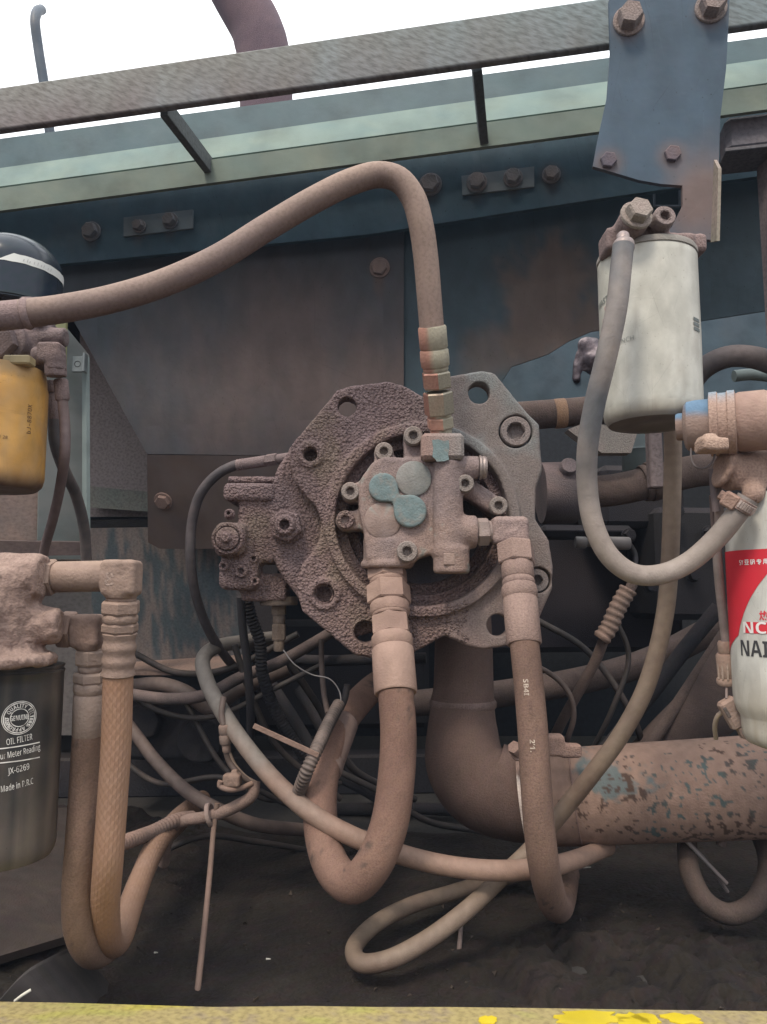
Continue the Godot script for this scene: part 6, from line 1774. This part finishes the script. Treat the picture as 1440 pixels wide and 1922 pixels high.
	o = line("corrugated_conduit", "black corrugated conduit strapped onto the thick hose's rear leg", "conduit", "stub", [652, 1285, 1.2, 648, 1310, 1.2, 640, 1330, 1.2], 6, M.hose, dk)
	put(corrugated([636, 1322, 1.19, 615, 1362, 1.13, 595, 1405, 1.08, 577, 1445, 1.06, 562, 1485, 1.08, 556, 1510, 1.12], sz(12, 1.1), 0.006), "ribbed_tube", M.hose, o, paint(Color(0.06, 0.052, 0.052), Color(0.26, 0.2, 0.175), 0.3, 0.35))
	o = thing("cable_tie", "stiff cable tie tail poking out left from the corrugated conduit", "cable tie", P(590, 1420, 1.05))
	mb = MB.new()
	var a := P(476, 1362, 1.06)
	var b := P(598, 1418, 1.06)
	var ax := (b - a).normalized()
	mb.box(Transform3D(Basis(ax, Vector3.BACK.cross(ax).normalized(), Vector3.BACK), (a + b) / 2), Vector3(a.distance_to(b), 0.0075, 0.002), 0.0005)
	put(mb, "tail", M.dusty, o, paint(Color(0.18, 0.13, 0.115), DUST, 0.25))
	mb = MB.new()
	mb.lathe(P(577, 1412, 1.08), (P(612, 1470, 1.1) - P(640, 1350, 1.1)).normalized(), [Vector2(0.041, -0.004), Vector2(0.043, 0), Vector2(0.041, 0.004)], 30)
	# tie around both wires with the long hanging tail
	o = thing("cable_tie", "cable tie round crossing wires, its long straight tail hanging to the floor", "cable tie", P(402, 1520, 1.2))
	put(pipe([408, 1508, 1.19, 402, 1550, 1.18, 394, 1640, 1.1, 383, 1750, 1.02, 372, 1850, 0.96, 368, 1884, 0.94], 0.0042, 0.02, 8), "tail", M.dusty, o, paint(Color(0.17, 0.12, 0.10), DUST, 0.15))
	mb = MB.new()
	mb.lathe(P(395, 1530, 1.19), (P(440, 1515, 1.2) - P(360, 1540, 1.2)).normalized(), [Vector2(0.016, -0.004), Vector2(0.019, -0.003), Vector2(0.019, 0.003), Vector2(0.016, 0.004)], 20)
	put(mb, "loop", M.dusty, o, paint(Color(0.25, 0.19, 0.165), PINK, 0.3))
	o = line("tie_tail", "second thin straight tail standing by the mud heap on the floor", "cable tie", "tail", [866, 1735, 1.12, 860, 1800, 1.03, 850, 1890, 0.94], 4.5, M.dusty, paint(Color(0.12, 0.1, 0.095), PINK, 0.05), "", 8)
	line("sagging_cable", "dusty cable sagging from the braided hose to the crossing point of ties", "cable", "cable", [215, 1330, 1.45, 250, 1372, 1.42, 290, 1425, 1.36, 345, 1480, 1.3, 400, 1515, 1.24, 470, 1545, 1.26, 570, 1558, 1.35, 700, 1570, 1.5], 11, M.hose, br)
	line("wire_cable", "brown taped cable curving from the small plugs left to the braided conduit", "cable", "cable", [478, 1468, 1.2, 474, 1492, 1.19, 440, 1515, 1.19, 395, 1532, 1.19, 350, 1540, 1.2, 325, 1552, 1.21, 313, 1580, 1.22, 308, 1620, 1.25], 11, M.rough_hose, paint(Color(0.20, 0.145, 0.125), Color(0.3, 0.215, 0.18), 0.4, 0.3))
	o = thing("wire_joint", "pale spliced wire joint hanging beside the crossing hose", "connector", P(425, 1390, 1.22))
	stack(o, P(421, 1360, 1.21), P(426, 1412, 1.21), [["crimp", 0, 0.35, sz(11, 1.21), 0], ["crimp", 0.35, 0.7, sz(11.5, 1.21), 0], ["crimp", 0.7, 1, sz(8, 1.21), 0]], M.dusty, paint(Color(0.25, 0.19, 0.165), DUST, 0.3))
	put(pipe([420, 1362, 1.21, 416, 1340, 1.22, 420, 1310, 1.24], sz(6, 1.21), 0.006, 10), "wire", M.hose, o, br)
	put(pipe([424, 1408, 1.21, 432, 1432, 1.21, 452, 1456, 1.2, 478, 1472, 1.2], sz(6, 1.21), 0.006, 10), "wire", M.hose, o, br)
	put(pipe([430, 1410, 1.21, 442, 1436, 1.21, 462, 1458, 1.2, 480, 1468, 1.2], sz(3, 1.21), 0.006, 8), "wire", M.hose, o, paint(Color(0.3, 0.23, 0.19)))
	o = thing("wire_plug", "small dusty two-ear plug at the end of curled wires left of the crossing hose", "connector", P(438, 1465, 1.18))
	mb = MB.new()
	mb.field(func(p: Vector3) -> float:
		return smin(rbox(p, Vector3.ZERO, Vector3(0.014, 0.010, 0.010), 0.004), rbox(p, Vector3(0.004, 0.008, 0), Vector3(0.005, 0.008, 0.006), 0.002), 0.004) + 0.0008 * n2.get_noise_3dv(p * 2), Vector3(-0.025, -0.02, -0.02), Vector3(0.025, 0.025, 0.02), 0.0025, facing(436, 1464, 1.18))
	put(mb, "plug_body", M.dusty, o, paint(Color(0.22, 0.165, 0.14), DUST, 0.3))
	put(pipe([474, 1470, 1.19, 450, 1480, 1.18, 428, 1482, 1.17, 412, 1474, 1.17, 414, 1466, 1.17], sz(5, 1.18), 0.005, 10), "wire", M.hose, o, paint(Color(0.28, 0.2, 0.17), DUST, 0.3))
	o = thing("ribbed_conduit", "dusty ribbed conduit crossing behind the braided hose low on the left", "conduit", P(250, 1575, 1.15))
	put(corrugated([200, 1592, 1.05, 245, 1577, 1.1, 290, 1560, 1.16, 330, 1540, 1.2, 360, 1535, 1.24], sz(13, 1.12), 0.007), "ribbed_tube", M.rough_hose, o, paint(Color(0.17, 0.13, 0.115), DUST, 0.25, 0.3))
	line("sensor_lead", "thin lead with ribbed sleeve dropping from the regulator to the loom", "cable", "lead", [452, 1120, 1.32, 456, 1180, 1.33, 464, 1240, 1.34, 470, 1330, 1.36, 470, 1420, 1.4], 8, M.rough_hose, dk)
	o = thing("corrugated_conduit", "dark corrugated conduit hanging straight under the regulator gland", "conduit", P(480, 1200, 1.36))
	put(corrugated([462, 1120, 1.35, 472, 1160, 1.36, 488, 1205, 1.37, 492, 1260, 1.38, 520, 1340, 1.42, 570, 1420, 1.46], sz(11, 1.36), 0.007), "ribbed_tube", M.hose, o, dk)
	put(pipe([532, 1220, 1.18, 552, 1246, 1.18, 585, 1266, 1.19, 620, 1275, 1.19, 638, 1300, 1.19, 640, 1330, 1.18], 0.0011, 0.006, 6), "strand", M.painted, thing("loose_wire", "single hair-thin wire drooping from the regulator's brass gland", "cable", P(532, 1220, 1.18)), paint(Color(0.25, 0.24, 0.25)))
	line("small_tube", "thin upright tan tube dropping behind the pump's lower left hole", "tube", "tube", [603, 1200, 1.4, 604, 1250, 1.38, 608, 1300, 1.33, 616, 1340, 1.27], 5, M.hose, br)
	line("cross_tube", "dark horizontal tube with a bright worn spot just under the flange", "tube", "tube", [540, 1238, 1.55, 620, 1240, 1.52, 680, 1238, 1.5, 800, 1235, 1.48], 10, M.cast, dk, "", 14)
	for s in [[[510, 1285, 1.65, 570, 1380, 1.62, 620, 1470, 1.6], "steeper dark rod deep behind the corrugated conduit"], [[560, 1290, 1.75, 640, 1420, 1.72, 720, 1510, 1.7], "farther dark rod sloping down-right behind the thick hose loop"], [[600, 1440, 1.6, 680, 1480, 1.58, 760, 1530, 1.56], "flat dark strap crossing low behind the thick hose loop"], [[560, 1560, 1.7, 800, 1562, 1.66, 1000, 1566, 1.6], "dark level tube behind the crossing hose, low in the middle"], [[560, 1520, 1.75, 800, 1518, 1.7, 960, 1530, 1.66], "upper dark level tube left of the rubber elbow"]]:
		line("engine_rod", s[1], "rod", "rod", s[0], 11, M.cast, dk)
	# finer leads between the hoses
	for s in [[[180, 1260, 1.5, 300, 1335, 1.46, 400, 1345, 1.42, 520, 1290, 1.4, 600, 1250, 1.42], 5, "thin lead under the dark loom, dipping left of the crossing hose"], [[250, 1225, 1.6, 330, 1262, 1.52, 430, 1255, 1.45, 560, 1190, 1.45], 6, "thin lead just above the dark loom at the tank's foot"], [[440, 1210, 1.4, 470, 1300, 1.4, 520, 1400, 1.42, 640, 1500, 1.45], 6, "lead falling steeply behind the stiff cable tie tail"], [[200, 1400, 1.5, 300, 1470, 1.4, 420, 1460, 1.36, 560, 1520, 1.42], 5, "slack lead beneath the small two-ear plug"], [[350, 1320, 1.46, 420, 1440, 1.42, 500, 1500, 1.4, 640, 1470, 1.5], 5, "lead crossing under the crossing hose toward the conduit"], [[540, 1240, 1.5, 600, 1330, 1.52, 660, 1440, 1.54, 780, 1500, 1.6], 7, "dark lead right of the hair-thin wire"], [[640, 1450, 1.5, 720, 1490, 1.48, 800, 1540, 1.5, 900, 1560, 1.55], 6, "lead running low from the thick hose to the rubber elbow"], [[930, 1120, 1.66, 1010, 1165, 1.62, 1100, 1220, 1.58, 1180, 1330, 1.55, 1220, 1440, 1.6], 6, "lead slanting down behind the taped loom"], [[1150, 1150, 1.5, 1180, 1230, 1.5, 1150, 1330, 1.5, 1100, 1430, 1.55], 5, "lead hanging between the taped loom and the drain hose"], [[300, 1600, 1.3, 380, 1570, 1.34, 480, 1580, 1.4, 600, 1600, 1.5], 6, "lead lying low right of the braided hose"]]:
		line("thin_lead", s[2], "cable", "lead", s[0], s[1], M.hose, paint(Color(0.04, 0.036, 0.036), Color(0.105, 0.08, 0.072), 0.15, 0.3), "", 10)  # near-black tone puts the deep shade between hoses into the colour
	o = thing("frame_rail", "wide dark frame member crossing the bay behind the thick hose loop", "beam", P(600, 1420, 1.9))
	mb = MB.new()
	mb.box(facing(560, 1450, 1.95, 0.05), Vector3(1.4, 0.1, 0.08), 0.006)
	put(mb, "beam", M.worn, o, dk)
	o = thing("dark_casting", "dark cast gearbox lump behind the hanging hoses, left of centre", "engine part", P(330, 1380, 1.75))
	mb = MB.new()
	mb.field(func(p: Vector3) -> float:
		var v := rbox(p, Vector3(0, 0, 0), Vector3(0.14, 0.07, 0.07), 0.02)
		v = smin(v, rod(p, Vector3(-0.05, 0.02, 0), Vector3(-0.05, 0.02, 0.1), 0.04), 0.02)
		v = smin(v, rod(p, Vector3(0.08, -0.02, 0), Vector3(0.08, -0.02, 0.095), 0.05), 0.02)
		return v + 0.003 * n1.get_noise_3dv(p * 3.0), Vector3(-0.18, -0.12, -0.1), Vector3(0.18, 0.12, 0.13), 0.008, facing(330, 1360, 1.75))
	put(mb, "housing", M.cast, o, dk)
	# low left: sloped deck and mat under the black filter
	o = thing("deck_plate", "dusty sloping deck plate beneath the black filter, lower left", "panel", P(40, 1740, 0.95))
	strip(o, "deck", [-120, 1830, 0.88, 165, 1745, 1.02, 160, 1590, 1.35, -120, 1530, 1.2], 0.012, M.dusty, paint(Color(0.04, 0.031, 0.028), Color(0.075, 0.056, 0.048), 0.35, 0.0), 0.012)
	o = thing("rubber_mat", "curled black rubber mat edge with a white straw at the bottom left", "mat", P(40, 1850, 0.85))
	mb = MB.new()
	var pts := spline(sight([-80, 1960, 0.80, -20, 1900, 0.82, 40, 1835, 0.84, 100, 1800, 0.88, 150, 1780, 0.94]), 0.01)
	for i in pts.size() - 1:
		mb.flat([pts[i], pts[i + 1], pts[i + 1] + Vector3(0.05, -0.07, -0.02), pts[i] + Vector3(0.05, -0.07, -0.02)])
		mb.flat([pts[i] + Vector3(0, 0.002, -0.008), pts[i + 1] + Vector3(0, 0.002, -0.008), pts[i + 1], pts[i]])
	put(mb, "mat_edge", M.hose, o, paint(Color(0.04, 0.038, 0.038), Color(0.12, 0.1, 0.095), 0.2, 0.2))
	put(pipe([28, 1879, 0.8, 42, 1868, 0.8, 58, 1858, 0.805], 0.0016, 0.006, 8), "straw", M.print, o, paint(Color(0.6, 0.58, 0.5)))
	# plate on edge in the mud
	o = thing("mud_plate", "small upright dark plate stuck in the mud heap at the bottom centre", "plate", P(890, 1800, 1.08))
	strip(o, "plate", [892, 1880, 1.02, 960, 1880, 1.06, 960, 1765, 1.18, 884, 1756, 1.1], 0.006, M.dirt, paint(Color(0.08, 0.07, 0.066), Color(0.13, 0.1, 0.095), 0.2, 0.2), 0.012)
	# loose stalks and flecks on the floor
	for s in [[865, 1633, 1.25, 0.006], [1095, 1628, 1.22, 0.012], [1140, 1700, 1.25, 0.004], [500, 1800, 1.0, 0.006], [300, 1868, 0.95, 0.005], [355, 1850, 0.97, 0.004], [172, 1826, 1.0, 0.004], [290, 1788, 1.02, 0.005]]:
		var c := P(s[0], s[1], s[2])
		var fl := MB.new()
		fl.tube(PackedVector3Array([c, c + Vector3(s[3], 0.001, 0.002)]), PackedFloat32Array([0.0014, 0.0008]), 6)
		var f := put(fl, "pale_fleck", M.print, self, paint(Color(0.5, 0.47, 0.42)))
		f.set_meta("label", "pale fleck of straw lying on the dark bay floor"); f.set_meta("category", "straw"); f.set_meta("group", "flecks of straw on the floor")

func front_bar() -> void:
	var o := thing("yellow_sill", "worn yellow painted steel sill along the bottom edge of the picture", "sill", P(720, 1900, 0.75))
	var t := plane3(P(0, 1880, 0.78), P(1440, 1897, 0.78), P(0, 2080, 0.60))
	var mb := MB.new()
	var nz := n1
	var poly := PackedVector2Array()
	var far := [-200, 1879, 0, 1880, 120, 1882, 260, 1886, 400, 1890, 500, 1889, 572, 1888, 700, 1890, 840, 1890, 1000, 1892, 1200, 1895, 1440, 1898, 1640, 1900]
	poly.append_array(ons(t, far))
	poly.append_array(ons(t, [1640, 2090, -200, 2080]))
	mb.plate(t, poly, 0.05, 0.006)
	var yel := func(p: Vector3, n: Vector3) -> Color:
		var a := n1.get_noise_3dv(Vector3(p.x * 0.6, 0, p.z * 1.4))
		var f := n2.get_noise_3dv(Vector3(p.x * 0.8, 0, p.z))
		var g := n1.get_noise_3dv(Vector3(p.x * 0.25 + 5.0, 3.0, p.z))
		var c := Color(0.42, 0.35, 0.16).lerp(Color(0.56, 0.49, 0.03), smoothstep(-0.1, 0.3, g + a * 0.4))
		c = c.lerp(Color(0.40, 0.42, 0.10), smoothstep(0.15, 0.35, a) * 0.5)
		c = c.lerp(Color(0.32, 0.26, 0.18), smoothstep(0.1, 0.4, f - a * 0.6 - 0.1) * 0.7)
		return c.lerp(Color(0.34, 0.28, 0.19), smoothstep(0.1, 0.45, p.x + a * 0.3) * 0.5)
	put(mb, "sill_plate", M.worn, o, yel)
	for q in [[1110, 1912, 0.035, 0.014], [1215, 1914, 0.012, 0.011], [1280, 1914, 0.02, 0.012], [916, 1916, 0.010, 0.008], [1190, 1920, 0.015, 0.02]]:
		mb = MB.new()
		var c := on(t, q[0], q[1])
		var ps := PackedVector2Array()
		for k in 22:
			var d := Vector2.from_angle(TAU * k / 22)
			ps.append(c + Vector2(d.x * q[2], d.y * q[3]) * (1.0 + 0.5 * n2.get_noise_2d(q[0] + k * 0.013 * 7, k * 0.02)))
		mb.plate(Transform3D(t.basis, t * Vector3(0, 0, 0.0012)), ps, 0.001, 0.02)
		put(mb, "paint_patch", M.painted, o, paint(Color(0.70, 0.55, 0.03), Color(0.6, 0.5, 0.1), 0.1, 0.0))
